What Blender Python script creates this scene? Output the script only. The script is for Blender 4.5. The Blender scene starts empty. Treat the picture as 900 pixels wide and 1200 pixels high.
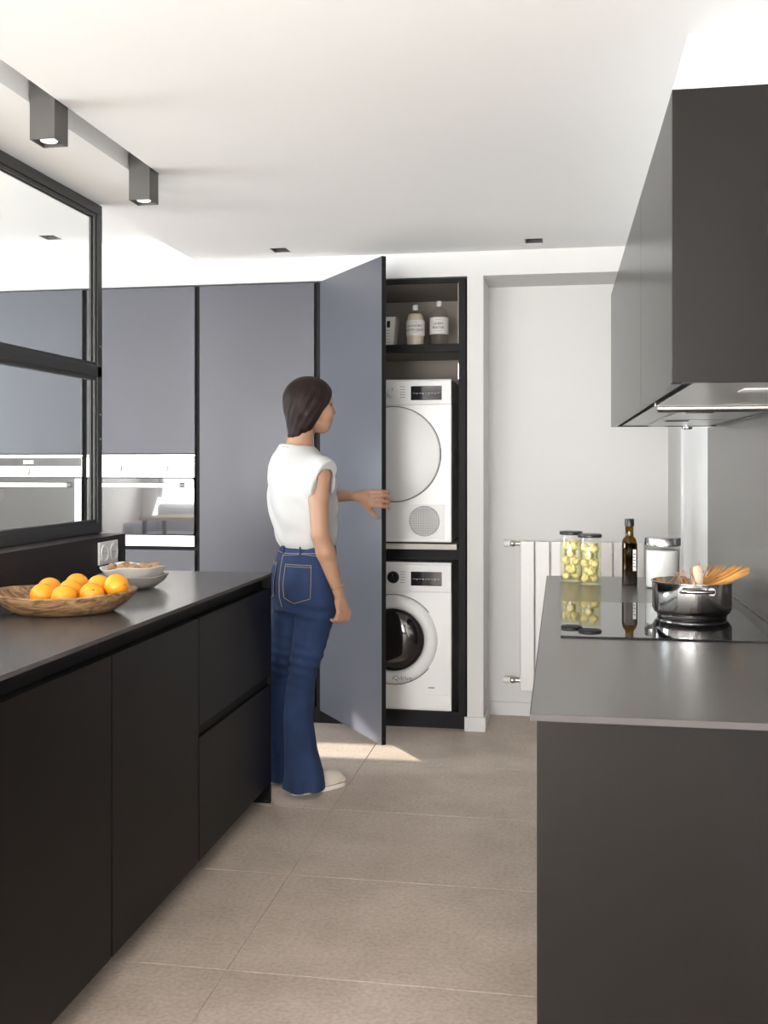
import bpy, bmesh, math, random
import numpy as np
from mathutils import Matrix, Vector

random.seed(7)
scene = bpy.context.scene
col = scene.collection

# ------------------------------------------------------------------ camera
cam_data = bpy.data.cameras.new('camera')
cam = bpy.data.objects.new('camera', cam_data)
col.objects.link(cam)
cam.location = (0.0, 0.0, 1.35)
cam.rotation_euler = (math.radians(90), 0, math.atan2(207, 1200))
cam_data.sensor_fit = 'VERTICAL'
cam_data.sensor_height = 36.0
cam_data.lens = 36.0
cam_data.shift_y = -57 / 1200
cam_data.clip_start = 0.05
scene.camera = cam

# ------------------------------------------------------------------ world, sun, daylight, exposure
world = bpy.data.worlds.new('world')
scene.world = world
world.use_nodes = True
bgn = world.node_tree.nodes['Background']
bgn.inputs[0].default_value = (0.80, 0.90, 1.0, 1)
bgn.inputs[1].default_value = 1.6

sun = bpy.data.lights.new('sun', 'SUN')
sun.energy = 9.0
sun.angle = math.radians(0.6)
sun.color = (1.0, 0.93, 0.82)
sun_o = bpy.data.objects.new('sun', sun)
col.objects.link(sun_o)
SUN_EL = math.radians(20.0)
sun_dir = Vector((math.cos(SUN_EL), 0.03, -math.sin(SUN_EL)))
sun_o.rotation_euler = sun_dir.to_track_quat('-Z', 'Y').to_euler()
sun_o.location = (-9, 4.5, 4)


def area_light(name, loc, direction, sx, sy, power, color):
    l = bpy.data.lights.new(name, 'AREA')
    l.shape = 'RECTANGLE'
    l.size = sx
    l.size_y = sy
    l.energy = power
    l.color = color
    o = bpy.data.objects.new(name, l)
    col.objects.link(o)
    o.location = loc
    o.rotation_euler = Vector(direction).to_track_quat('-Z', 'Z').to_euler()
    return o


# daylight coming in through the windows of the room behind and beside the camera: sky light, plus an added rear fill and added uplights for the ceiling
area_light('daylight_rear_window', (-3.9, -4.05, 1.35), (0, 1, -0.30), 4.0, 1.9, 170, (1.0, 0.99, 0.98))
area_light('fill_light_rear', (-0.75, -4.05, 1.15), (0, 1, -0.25), 1.3, 2.1, 185, (1.0, 0.985, 0.965))  # added frontal fill for aisle, niche and dryer, no known door
area_light('daylight_left_window', (-6.1, 2.6, 1.3), (1, 0, -0.15), 3.4, 1.9, 350, (0.82, 0.91, 1.0))
area_light('fill_uplight_rear', (-3.0, -4.0, 0.75), (0, 1, 0.9), 5.8, 0.9, 330, (1.0, 0.99, 0.975))  # added lamp, tilted up to brighten the ceiling
area_light('fill_uplight_left', (-6.05, 1.0, 0.75), (1, 0, 0.9), 7.0, 0.9, 110, (0.92, 0.96, 1.0))  # second added uplight, from the left side

scene.view_settings.view_transform = 'Standard'
scene.view_settings.look = 'None'
scene.view_settings.exposure = 0.46
scene.view_settings.gamma = 1.0
scene.view_settings.use_curve_mapping = False
scene.cycles.use_denoising = True
scene.cycles.max_bounces = 10
scene.cycles.diffuse_bounces = 6
scene.cycles.glossy_bounces = 5
scene.cycles.transparent_max_bounces = 16
scene.cycles.sample_clamp_indirect = 6.0

# ------------------------------------------------------------------ materials
MATS = {}


def mat(name, colr=(0.5, 0.5, 0.5), rough=0.5, metal=0.0, spec=0.5, var=None, bump=None, emit=None, coat=0.0, sss=0.0):
    """var = (scale, amount[, stretch]): noise tints the colour; bump = (scale, strength[, stretch])"""
    m = bpy.data.materials.new(name)
    m.use_nodes = True
    nt = m.node_tree
    b = nt.nodes['Principled BSDF']
    b.inputs['Base Color'].default_value = (*colr, 1)
    b.inputs['Roughness'].default_value = rough
    b.inputs['Metallic'].default_value = metal
    b.inputs['Specular IOR Level'].default_value = spec
    if coat:
        b.inputs['Coat Weight'].default_value = coat
        b.inputs['Coat Roughness'].default_value = 0.1
    if sss:
        b.inputs['Subsurface Weight'].default_value = sss
        b.inputs['Subsurface Radius'].default_value = (0.01, 0.004, 0.002)
    tc = None

    def coords(stretch):
        nonlocal tc
        if tc is None:
            tc = nt.nodes.new('ShaderNodeTexCoord')
        mp = nt.nodes.new('ShaderNodeMapping')
        mp.inputs['Scale'].default_value = stretch
        nt.links.new(tc.outputs['Object'], mp.inputs['Vector'])
        return mp.outputs['Vector']
    if var:
        n = nt.nodes.new('ShaderNodeTexNoise')
        n.inputs['Scale'].default_value = var[0]
        n.inputs['Detail'].default_value = 5
        nt.links.new(coords(var[2] if len(var) > 2 else (1, 1, 1)), n.inputs['Vector'])
        r = nt.nodes.new('ShaderNodeValToRGB')
        a = var[1]
        r.color_ramp.elements[0].position = 0.3
        r.color_ramp.elements[1].position = 0.7
        r.color_ramp.elements[0].color = (*[max(0, c * (1 - a)) for c in colr], 1)
        r.color_ramp.elements[1].color = (*[min(1, c * (1 + a)) for c in colr], 1)
        nt.links.new(n.outputs['Fac'], r.inputs['Fac'])
        nt.links.new(r.outputs['Color'], b.inputs['Base Color'])
    if bump:
        n = nt.nodes.new('ShaderNodeTexNoise')
        n.inputs['Scale'].default_value = bump[0]
        n.inputs['Detail'].default_value = 4
        nt.links.new(coords(bump[2] if len(bump) > 2 else (1, 1, 1)), n.inputs['Vector'])
        bn = nt.nodes.new('ShaderNodeBump')
        bn.inputs['Strength'].default_value = bump[1]
        bn.inputs['Distance'].default_value = 0.002
        nt.links.new(n.outputs['Fac'], bn.inputs['Height'])
        nt.links.new(bn.outputs['Normal'], b.inputs['Normal'])
    if emit:
        b.inputs['Emission Color'].default_value = (*emit[0], 1)
        b.inputs['Emission Strength'].default_value = emit[1]
    MATS[name] = m
    return m


def glass_mat(name, tint=(1, 1, 1), rough=0.0, ior=1.45, gloss=1.0):
    """thin architectural glass: transparent sheet with a Fresnel reflection"""
    m = bpy.data.materials.new(name)
    m.use_nodes = True
    nt = m.node_tree
    nt.nodes.clear()
    out = nt.nodes.new('ShaderNodeOutputMaterial')
    mix = nt.nodes.new('ShaderNodeMixShader')
    tr = nt.nodes.new('ShaderNodeBsdfTransparent')
    tr.inputs[0].default_value = (*tint, 1)
    gl = nt.nodes.new('ShaderNodeBsdfGlossy')
    gl.inputs['Roughness'].default_value = rough
    gl.inputs['Color'].default_value = (gloss, gloss, gloss, 1)
    lw = nt.nodes.new('ShaderNodeLayerWeight')          # Schlick reflectance from the viewing angle
    lw.inputs['Blend'].default_value = 0.5
    pw = nt.nodes.new('ShaderNodeMath')
    pw.operation = 'POWER'
    pw.inputs[1].default_value = 5.0
    f0 = ((ior - 1) / (ior + 1)) ** 2
    ma = nt.nodes.new('ShaderNodeMath')
    ma.operation = 'MULTIPLY_ADD'
    ma.inputs[1].default_value = (1 - f0) * 0.8
    ma.inputs[2].default_value = f0
    nt.links.new(lw.outputs['Facing'], pw.inputs[0])
    nt.links.new(pw.outputs[0], ma.inputs[0])
    nt.links.new(ma.outputs[0], mix.inputs[0])
    nt.links.new(tr.outputs[0], mix.inputs[1])
    nt.links.new(gl.outputs[0], mix.inputs[2])
    nt.links.new(mix.outputs[0], out.inputs[0])
    MATS[name] = m
    return m


WHITE = mat('white_paint', (0.68, 0.678, 0.668), 0.75, spec=0.25)
CEIL = mat('ceiling_paint', (0.86, 0.86, 0.855), 0.9, spec=0.1)
ANTH = mat('anthracite_laminate', (0.0060, 0.0048, 0.0044), 0.42, spec=0.16, bump=(900, 0.03))
TALL = mat('grey_laminate', (0.068, 0.070, 0.084), 0.36, spec=0.45, bump=(900, 0.03))
HOODM = mat('hood_laminate', (0.0085, 0.0075, 0.007), 0.22, spec=0.16, bump=(900, 0.03))
WORKTOP = mat('worktop_laminate', (0.080, 0.074, 0.070), 0.25, spec=0.60, bump=(700, 0.04))
WEDGE = mat('worktop_edge', (0.085, 0.078, 0.077), 0.65, spec=0.12)
BLACKG = mat('black_profile', (0.006, 0.006, 0.006), 0.6, spec=0.2)
FRAME = mat('dark_steel_frame', (0.028, 0.026, 0.025), 0.38, spec=0.5)
EDGE = mat('dark_edge', (0.012, 0.0115, 0.012), 0.55, spec=0.15)
HALFW = mat('brown_cladding', (0.022, 0.0145, 0.0135), 0.45, spec=0.25)
TAUPE = mat('taupe_lining', (0.36, 0.325, 0.285), 0.6, spec=0.3)
STEEL = mat('brushed_steel', (0.62, 0.62, 0.61), 0.28, 1.0, bump=(60, 0.03, (1, 30, 30)))
LIDST = mat('lid_steel', (0.60, 0.60, 0.59), 0.22, 1.0)
CHROME = mat('polished_steel', (0.72, 0.71, 0.70), 0.10, 1.0)
OVENST = mat('oven_steel', (0.86, 0.86, 0.84), 0.30, 1.0)
OVENGL = mat('oven_glass', (0.010, 0.010, 0.011), 0.02, spec=1.0, coat=1.0)
APPL = mat('white_enamel', (0.87, 0.87, 0.86), 0.30, spec=0.5)
APPL2 = mat('white_plastic', (0.82, 0.82, 0.81), 0.38, spec=0.5)
SEAM = mat('grey_seam', (0.16, 0.16, 0.16), 0.5)
DISPLAY = mat('display_glass', (0.012, 0.012, 0.013), 0.08, spec=0.6)
PRINT = mat('grey_print', (0.25, 0.25, 0.26), 0.6)
PRINTD = mat('dark_print', (0.04, 0.04, 0.045), 0.6)
PRINTW = mat('light_print', (0.7, 0.7, 0.7), 0.6)
COOK = mat('ceramic_glass', (0.006, 0.006, 0.007), 0.015, spec=0.75)
GLASS = glass_mat('window_glass', (0.97, 0.985, 0.975))
JARGL = glass_mat('jar_glass', (0.985, 0.99, 0.98), gloss=0.9)
LAMPW = mat('lamp_lens', (0.9, 0.9, 0.88), 0.4, emit=((1.0, 0.96, 0.88), 0.9))
LAMPB = mat('lamp_grey', (0.075, 0.071, 0.068), 0.45)
RADW = mat('radiator_white', (0.78, 0.775, 0.755), 0.35)
CLAYW = mat('white_ceramic', (0.74, 0.71, 0.66), 0.35, var=(14, 0.06), bump=(18, 0.25))
CLAYG = mat('grey_ceramic', (0.42, 0.41, 0.39), 0.4, var=(18, 0.1), bump=(18, 0.25))
ORANGE = mat('orange_peel', (0.90, 0.36, 0.015), 0.38, var=(6, 0.08), bump=(260, 0.35), sss=0.05)
STEMG = mat('orange_stem', (0.28, 0.22, 0.08), 0.7)
WALNUT = mat('walnut_shell', (0.36, 0.22, 0.11), 0.6, var=(60, 0.35), bump=(90, 0.8))
PASTA = mat('pasta', (0.62, 0.30, 0.07), 0.5, var=(30, 0.25))
SPOON = mat('pale_wood', (0.62, 0.50, 0.36), 0.55, var=(40, 0.12, (1, 1, 6)))
OIL = mat('dark_oil', (0.020, 0.007, 0.007), 0.12, spec=0.5)
OLIVE = glass_mat('olive_glass', (0.42, 0.30, 0.06))
CAPM = mat('bottle_cap', (0.018, 0.018, 0.018), 0.35)
FLOUR = mat('white_powder', (0.80, 0.80, 0.79), 0.8)
ARTI = mat('artichoke_flesh', (0.74, 0.66, 0.40), 0.4, var=(40, 0.18), bump=(50, 0.5))
BRINE = glass_mat('brine', (0.985, 0.965, 0.80), ior=1.1)
CREAM = mat('cream_detergent', (0.68, 0.58, 0.46), 0.35)
CLEARP = glass_mat('clear_plastic', (0.93, 0.94, 0.93))
WATER = glass_mat('water', (0.90, 0.92, 0.91), ior=1.2)
PAPER = mat('label_paper', (0.74, 0.73, 0.70), 0.7)
BASKET = mat('basket_plastic', (0.72, 0.70, 0.66), 0.5)
SOCKET = mat('socket_plastic', (0.78, 0.77, 0.75), 0.4)
BRASS = mat('nickel_valve', (0.55, 0.50, 0.42), 0.3, 1.0)
BEIGE = mat('beige_edge', (0.62, 0.59, 0.52), 0.5)
SKIN = mat('skin', (0.37, 0.205, 0.130), 0.48, var=(9, 0.06), sss=0.08)
LIPS = mat('lips', (0.45, 0.16, 0.13), 0.4)
EYEM = mat('eye', (0.08, 0.05, 0.04), 0.2)
HAIR = mat('dark_brown_hair', (0.018, 0.0105, 0.0095), 0.5, spec=0.15, var=(22, 0.40), bump=(70, 0.25))
SHIRT = mat('white_cotton', (0.47, 0.468, 0.463), 0.85, spec=0.2, bump=(9, 0.3))
DENIM = mat('blue_denim', (0.019, 0.036, 0.092), 0.8, spec=0.2, var=(7, 0.30, (1, 1, 0.8)), bump=(420, 0.35))
THREAD = mat('gold_thread', (0.36, 0.28, 0.20), 0.7)
RUBBER = mat('white_rubber', (0.74, 0.72, 0.67), 0.5)
CANVAS = mat('canvas', (0.62, 0.56, 0.47), 0.85, bump=(400, 0.3))
REDST = mat('red_stripe', (0.30, 0.05, 0.05), 0.6)
GOLD = mat('bracelet_gold', (0.80, 0.60, 0.35), 0.3, 1.0)
CURTAIN = mat('curtain_white', (0.85, 0.85, 0.84), 0.9)
SOFA = mat('sofa_fabric', (0.46, 0.48, 0.54), 0.9, bump=(120, 0.3))
OAK = mat('oak_wood', (0.42, 0.27, 0.14), 0.5, var=(8, 0.2, (1, 8, 8)))
VASE = mat('blue_vase', (0.07, 0.11, 0.16), 0.25)


def wood_bowl_mat():
    m = mat('bowl_wood', (0.30, 0.16, 0.07), 0.55, bump=(30, 0.3, (1, 1, 5)))
    nt = m.node_tree
    b = nt.nodes['Principled BSDF']
    tc = nt.nodes.new('ShaderNodeTexCoord')
    mp = nt.nodes.new('ShaderNodeMapping')
    mp.inputs['Scale'].default_value = (2.2, 7, 9)
    n = nt.nodes.new('ShaderNodeTexNoise')
    n.inputs['Scale'].default_value = 6
    n.inputs['Detail'].default_value = 7
    n.inputs['Distortion'].default_value = 1.2
    r = nt.nodes.new('ShaderNodeValToRGB')
    r.color_ramp.elements[0].position = 0.32
    r.color_ramp.elements[0].color = (0.095, 0.045, 0.020, 1)
    r.color_ramp.elements[1].position = 0.68
    r.color_ramp.elements[1].color = (0.46, 0.28, 0.14, 1)
    nt.links.new(tc.outputs['Object'], mp.inputs['Vector'])
    nt.links.new(mp.outputs['Vector'], n.inputs['Vector'])
    nt.links.new(n.outputs['Fac'], r.inputs['Fac'])
    nt.links.new(r.outputs['Color'], b.inputs['Base Color'])
    return m


BOWLW = wood_bowl_mat()


def tile_mat():
    m = mat('stone_tile', (0.36, 0.31, 0.27), 0.5, spec=0.4)
    nt = m.node_tree
    b = nt.nodes['Principled BSDF']
    g = nt.nodes.new('ShaderNodeNewGeometry')
    n1 = nt.nodes.new('ShaderNodeTexNoise')
    n1.inputs['Scale'].default_value = 3.2
    n1.inputs['Detail'].default_value = 8
    n1.inputs['Roughness'].default_value = 0.68
    n2 = nt.nodes.new('ShaderNodeTexNoise')
    n2.inputs['Scale'].default_value = 75
    n2.inputs['Detail'].default_value = 4
    for n in (n1, n2):
        nt.links.new(g.outputs['Position'], n.inputs['Vector'])
    r1 = nt.nodes.new('ShaderNodeValToRGB')
    r1.color_ramp.elements[0].position = 0.30
    r1.color_ramp.elements[0].color = (0.435, 0.362, 0.300, 1)
    r1.color_ramp.elements[1].position = 0.72
    r1.color_ramp.elements[1].color = (0.615, 0.522, 0.447, 1)
    nt.links.new(n1.outputs['Fac'], r1.inputs['Fac'])
    r2 = nt.nodes.new('ShaderNodeValToRGB')
    r2.color_ramp.elements[0].position = 0.30
    r2.color_ramp.elements[0].color = (0.84, 0.825, 0.81, 1)
    r2.color_ramp.elements[1].position = 0.60
    r2.color_ramp.elements[1].color = (1.06, 1.06, 1.06, 1)
    nt.links.new(n2.outputs['Fac'], r2.inputs['Fac'])
    mx = nt.nodes.new('ShaderNodeMix')
    mx.data_type = 'RGBA'
    mx.blend_type = 'MULTIPLY'
    mx.inputs['Factor'].default_value = 1.0
    nt.links.new(r1.outputs['Color'], mx.inputs['A'])
    nt.links.new(r2.outputs['Color'], mx.inputs['B'])
    nt.links.new(mx.outputs['Result'], b.inputs['Base Color'])
    rr = nt.nodes.new('ShaderNodeMapRange')
    rr.inputs['To Min'].default_value = 0.38
    rr.inputs['To Max'].default_value = 0.62
    nt.links.new(n1.outputs['Fac'], rr.inputs['Value'])
    nt.links.new(rr.outputs['Result'], b.inputs['Roughness'])
    bn = nt.nodes.new('ShaderNodeBump')
    bn.inputs['Strength'].default_value = 0.04
    bn.inputs['Distance'].default_value = 0.002
    nt.links.new(n2.outputs['Fac'], bn.inputs['Height'])
    nt.links.new(bn.outputs['Normal'], b.inputs['Normal'])
    return m


TILE = tile_mat()
GROUT = mat('light_grout', (0.56, 0.49, 0.43), 0.9)


# ------------------------------------------------------------------ mesh helpers
class MB:
    """collects shapes, then links them as ONE mesh object"""

    def __init__(self, origin=(0, 0, 0)):
        self.v, self.f, self.s = [], [], []
        self.o = Vector(origin)

    def add(self, verts, faces, smooth=False):
        n = len(self.v)
        self.v += [tuple(Vector(p) - self.o) for p in verts]
        self.f += [tuple(i + n for i in fc) for fc in faces]
        self.s += [smooth] * len(faces)
        return self

    def box(self, x0, x1, y0, y1, z0, z1):
        v = [(x, y, z) for z in (z0, z1) for y in (y0, y1) for x in (x0, x1)]
        return self.add(v, [(0, 2, 3, 1), (4, 5, 7, 6), (0, 1, 5, 4), (2, 6, 7, 3), (0, 4, 6, 2), (1, 3, 7, 5)])

    def lathe(self, prof, c=(0, 0, 0), n=32, axis='Z', wob=None):
        """prof = [(radius, height)...]; ends with radius 0 close; axis Z, X, Y or -Y"""
        v, f = [], []
        for (r, h) in prof:
            for i in range(n):
                a = 2 * math.pi * i / n
                k = wob(a, r, h) if wob else (1, 0)
                x, y, z = r * k[0] * math.cos(a), r * k[0] * math.sin(a), h + k[1]
                if axis == 'Z':
                    p = (x, y, z)
                elif axis == '-Y':
                    p = (x, -z, y)
                elif axis == 'X':
                    p = (z, x, y)
                v.append((p[0] + c[0], p[1] + c[1], p[2] + c[2]))
        for j in range(len(prof) - 1):
            for i in range(n):
                i2 = (i + 1) % n
                f.append((j * n + i, j * n + i2, (j + 1) * n + i2, (j + 1) * n + i))
        f.append(tuple(range(n - 1, -1, -1)))
        f.append(tuple(range((len(prof) - 1) * n, len(prof) * n)))
        self.add(v, f, True)
        return self

    def tube(self, pts, r, n=8, closed=False):
        pts = [Vector(p) for p in pts]
        rs = r if isinstance(r, (list, tuple)) else [r] * len(pts)
        v, f = [], []
        m = len(pts)
        up = None
        for i, p in enumerate(pts):
            if closed:
                t = (pts[(i + 1) % m] - pts[i - 1]).normalized()
            else:
                t = (pts[min(i + 1, m - 1)] - pts[max(i - 1, 0)]).normalized()
            if up is None:
                up = t.orthogonal().normalized()
            else:
                up = (up - t * up.dot(t))
                up = up.normalized() if up.length > 1e-6 else t.orthogonal().normalized()
            w = t.cross(up)
            for k in range(n):
                a = 2 * math.pi * k / n
                v.append(p + (up * math.cos(a) + w * math.sin(a)) * rs[i])
        for i in range(m if closed else m - 1):
            i2 = (i + 1) % m
            for k in range(n):
                k2 = (k + 1) % n
                f.append((i * n + k, i * n + k2, i2 * n + k2, i2 * n + k))
        if not closed:
            f.append(tuple(range(n - 1, -1, -1)))
            f.append(tuple(range((m - 1) * n, m * n)))
        self.add(v, f, True)
        return self

    def prism(self, poly, z0, z1, axis='Z'):
        """polygon extruded: axis Z -> (x,y), axis Y -> (x,z), axis X -> (y,z)"""
        n = len(poly)

        def P(a, b, h):
            return (a, b, h) if axis == 'Z' else ((a, h, b) if axis == 'Y' else (h, a, b))
        v = [P(a, b, z0) for a, b in poly] + [P(a, b, z1) for a, b in poly]
        f = [tuple(range(n - 1, -1, -1)), tuple(range(n, 2 * n))]
        f += [(i, (i + 1) % n, n + (i + 1) % n, n + i) for i in range(n)]
        return self.add(v, f)

    def mesh(self, name, m):
        me = bpy.data.meshes.new(name)
        me.from_pydata(self.v, [], self.f)
        me.polygons.foreach_set('use_smooth', self.s)
        bm = bmesh.new()
        bm.from_mesh(me)
        bmesh.ops.recalc_face_normals(bm, faces=bm.faces)
        bm.to_mesh(me)
        bm.free()
        me.materials.append(m)
        me.update()
        return me

    def build(self, name, m, parent=None, bevel=0.0, seg=2, autosmooth=True):
        me = self.mesh(name, m)
        if any(self.s) and autosmooth:
            me.set_sharp_from_angle(angle=math.radians(40))
        o = bpy.data.objects.new(name, me)
        col.objects.link(o)
        if parent is not None:
            o.parent = parent
        if parent is None:
            o.location = self.o
        if bevel:
            md = o.modifiers.new('bevel', 'BEVEL')
            md.width = bevel
            md.segments = seg
            md.limit_method = 'ANGLE'
            md.angle_limit = math.radians(50)
        return o


def tag(o, label=None, cat=None, group=None, kind=None):
    if label:
        o['label'] = label
    if cat:
        o['category'] = cat
    if group:
        o['group'] = group
    if kind:
        o['kind'] = kind
    return o


def thing(name, loc, label, cat, group=None, rz=0.0):
    o = bpy.data.objects.new(name, None)
    o.empty_display_size = 0.1
    col.objects.link(o)
    o.location = loc
    o.rotation_euler = (0, 0, rz)
    return tag(o, label, cat, group)


def bx(name, m, parent, b, bevel=0.0, origin=None):
    """one box part; coordinates are world coordinates, origin is the parent's location"""
    if origin is None:
        origin = parent.location if parent is not None and parent.type == 'EMPTY' else (0, 0, 0)
        q = parent
        if parent is not None and parent.type != 'EMPTY':
            # sub-part: walk up to the thing's location
            while q.parent is not None:
                q = q.parent
            origin = q.location if q.type == 'EMPTY' else q.location
    return MB(origin).box(*b).build(name, m, parent, bevel)


def struct(name, mb, m, parent=None, bevel=0.0):
    o = mb.build(name, m, parent, bevel)
    if parent is None:
        o['kind'] = 'structure'
    return o


def rounded_rect(x0, x1, y0, y1, r, n=5):
    pts = []
    for cx, cy, a0 in ((x1 - r, y1 - r, 0), (x0 + r, y1 - r, 90), (x0 + r, y0 + r, 180), (x1 - r, y0 + r, 270)):
        for i in range(n + 1):
            a = math.radians(a0 + 90 * i / n)
            pts.append((cx + r * math.cos(a), cy + r * math.sin(a)))
    return pts


def text_on(name, body, size, m, parent, origin, pos, facing='-Y', extrude=0.0004, align='CENTER', wrap=None):
    """flat print: text mesh standing on a surface that faces -Y (or wrapped round a vertical cylinder)"""
    cu = bpy.data.curves.new(name + '_font', 'FONT')
    cu.body = body
    cu.size = size
    cu.align_x = align
    cu.align_y = 'CENTER'
    cu.extrude = extrude
    cu.resolution_u = 2
    tmp = bpy.data.objects.new(name + '_tmp', cu)
    col.objects.link(tmp)
    dg = bpy.context.evaluated_depsgraph_get()
    me = bpy.data.meshes.new_from_object(tmp.evaluated_get(dg))
    bpy.data.objects.remove(tmp)
    ov = Vector(origin)
    for v in me.vertices:
        x, y, z = v.co
        if wrap:
            R, a0 = wrap
            a = a0 + x / R
            p = Vector((pos[0] + (R + z) * math.sin(a), pos[1] - (R + z) * math.cos(a), pos[2] + y))
        else:
            p = Vector((pos[0] + x, pos[1] - z, pos[2] + y))
        v.co = p - ov
    me.materials.clear()
    me.materials.append(m)
    me.name = name
    o = bpy.data.objects.new(name, me)
    col.objects.link(o)
    o.parent = parent
    return o


# ================================================================== THE SETTING
RX, LX, RY, BY = 0.566, -6.2, -4.2, 5.53      # right wall, left wall, rear wall, niche wall
FRONT = 5.187                                   # plane of the tall cabinet doors
ZC, ZC2 = 2.42, 2.53                            # dropped ceiling, ceiling of the room beyond the glass

floor = struct('floor', MB().box(LX, RX + 0.2, RY, 6.0, -0.12, -0.0035), GROUT)
TW, TD, TX0, TY0 = 1.284, 0.643, -0.876, 2.618
tile_me = MB()
g = 0.0016
c = 0.0012
tx0, tx1, ty0, ty1 = g, TW - g, g, TD - g
tile_me.add([(tx0, ty0, -0.012), (tx1, ty0, -0.012), (tx1, ty1, -0.012), (tx0, ty1, -0.012),
             (tx0, ty0, -c), (tx1, ty0, -c), (tx1, ty1, -c), (tx0, ty1, -c),
             (tx0 + c, ty0 + c, 0), (tx1 - c, ty0 + c, 0), (tx1 - c, ty1 - c, 0), (tx0 + c, ty1 - c, 0)],
            [(3, 2, 1, 0), (0, 1, 5, 4), (1, 2, 6, 5), (2, 3, 7, 6), (3, 0, 4, 7),
             (4, 5, 9, 8), (5, 6, 10, 9), (6, 7, 11, 10), (7, 4, 8, 11), (8, 9, 10, 11)])
tile_mesh = tile_me.mesh('floor_tile', TILE)
for i in range(-5, 2):
    for j in range(-11, 6):
        x, y = TX0 + i * TW, TY0 + j * TD
        if x + TW < LX or x > RX or y + TD < RY or y > 5.8:
            continue
        o = bpy.data.objects.new('floor_tile', tile_mesh)
        col.objects.link(o)
        o.parent = floor
        o.location = (x, y, 0)


def slab(x0, x1, y0, y1, zb, zt, holes):
    """ceiling slab with blind holes (x0,x1,y0,y1,depth) open downwards"""
    xs = sorted({x0, x1} | {v for h in holes for v in h[:2]})
    ys = sorted({y0, y1} | {v for h in holes for v in h[2:4]})
    mb = MB()

    def hole_at(cx, cy):
        for h in holes:
            if h[0] < cx < h[1] and h[2] < cy < h[3]:
                return h
    for a, b in zip(xs[:-1], xs[1:]):
        for c_, d in zip(ys[:-1], ys[1:]):
            h = hole_at((a + b) / 2, (c_ + d) / 2)
            z = zb + (h[4] if h else 0)
            mb.add([(a, c_, z), (b, c_, z), (b, d, z), (a, d, z)], [(3, 2, 1, 0)])
    for h in holes:
        a, b, c_, d, dp = h
        v = [(a, c_, zb), (b, c_, zb), (b, d, zb), (a, d, zb), (a, c_, zb + dp), (b, c_, zb + dp), (b, d, zb + dp), (a, d, zb + dp)]
        mb.add(v, [(0, 1, 5, 4), (1, 2, 6, 5), (2, 3, 7, 6), (3, 0, 4, 7)])
    v = [(x0, y0, zb), (x1, y0, zb), (x1, y1, zb), (x0, y1, zb), (x0, y0, zt), (x1, y0, zt), (x1, y1, zt), (x0, y1, zt)]
    mb.add(v, [(0, 1, 5, 4), (1, 2, 6, 5), (2, 3, 7, 6), (3, 0, 4, 7), (4, 5, 6, 7)])
    return mb


SLOT = (-1.552, -1.461, -3.2, 3.605)
SPOTS = [(-1.388, 4.982, ZC), (-0.127, 4.98, ZC), (-2.628, 4.98, ZC2)]


def raw(mb, name, m):
    me = bpy.data.meshes.new(name)
    me.from_pydata(mb.v, [], mb.f)
    me.materials.append(m)
    o = bpy.data.objects.new(name, me)
    col.objects.link(o)
    o['kind'] = 'structure'
    return o


HS = 0.043
raw(slab(-1.9, RX + 0.2, RY, 5.17, ZC, ZC + 0.3,
         [(*SLOT, 0.16)] + [(x - HS, x + HS, y - HS * 1.25, y + HS * 1.25, 0.07) for x, y, z in SPOTS[:2]]), 'ceiling', CEIL)
raw(slab(LX, -1.9, RY, 5.17, ZC2, ZC2 + 0.2,
         [(x - HS, x + HS, y - HS * 1.25, y + HS * 1.25, 0.07) for x, y, z in SPOTS[2:]]), 'ceiling_far', CEIL)

struct('trim_1', MB().box(LX, RX + 0.2, 5.17, 6.0, 2.296, 2.75), WHITE)          # bulkhead over cabinets and niche
struct('trim_2', MB().box(0.314, RX, 2.645, 5.17, 1.99, ZC), WHITE)              # duct casing over the hood cabinet
struct('wall_back', MB().box(LX, -0.42, 5.86, 6.0, 0, 2.30), WHITE)
struct('wall_niche', MB().box(-0.42, RX + 0.2, BY, 6.0, 0, 2.30), WHITE)
struct('wall_pilaster', MB().box(-0.465, -0.383, 5.165, 5.86, 0, 2.296), WHITE, bevel=0.002)
struct('wall_right', MB().box(RX, RX + 0.2, RY, BY, 0, ZC), CEIL)  # lighter white than the other walls: light falling here is put into the colour
struct('wall_return', MB().box(RX - 0.012, RX, 4.95, BY, 0, 2.296), WHITE)
struct('wall_rear', MB().box(LX, RX + 0.2, RY - 0.15, RY, 0, 2.75), WHITE)
WY0, WY1, WZ0, WZ1 = 4.43, 4.66, 0.5, 2.06
wl = MB()
wl.box(LX - 0.02, LX, RY, WY0, 0, 2.75)
wl.box(LX - 0.02, LX, WY1, 6.0, 0, 2.75)
wl.box(LX - 0.02, LX, WY0, WY1, 0, WZ0)
wl.box(LX - 0.02, LX, WY0, WY1, WZ1, 2.75)
struct('wall_left', wl, WHITE)
struct('baseboard_niche', MB().box(-0.383, RX - 0.012, BY - 0.012, BY, 0, 0.072), WHITE, bevel=0.002)
bbp = MB()
bbp.prism([(-0.478, 5.153), (-0.371, 5.153), (-0.371, BY - 0.012), (-0.383, BY - 0.012), (-0.383, 5.165), (-0.478, 5.165)], 0, 0.072)
struct('baseboard_pilaster', bbp, WHITE, bevel=0.002)

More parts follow.
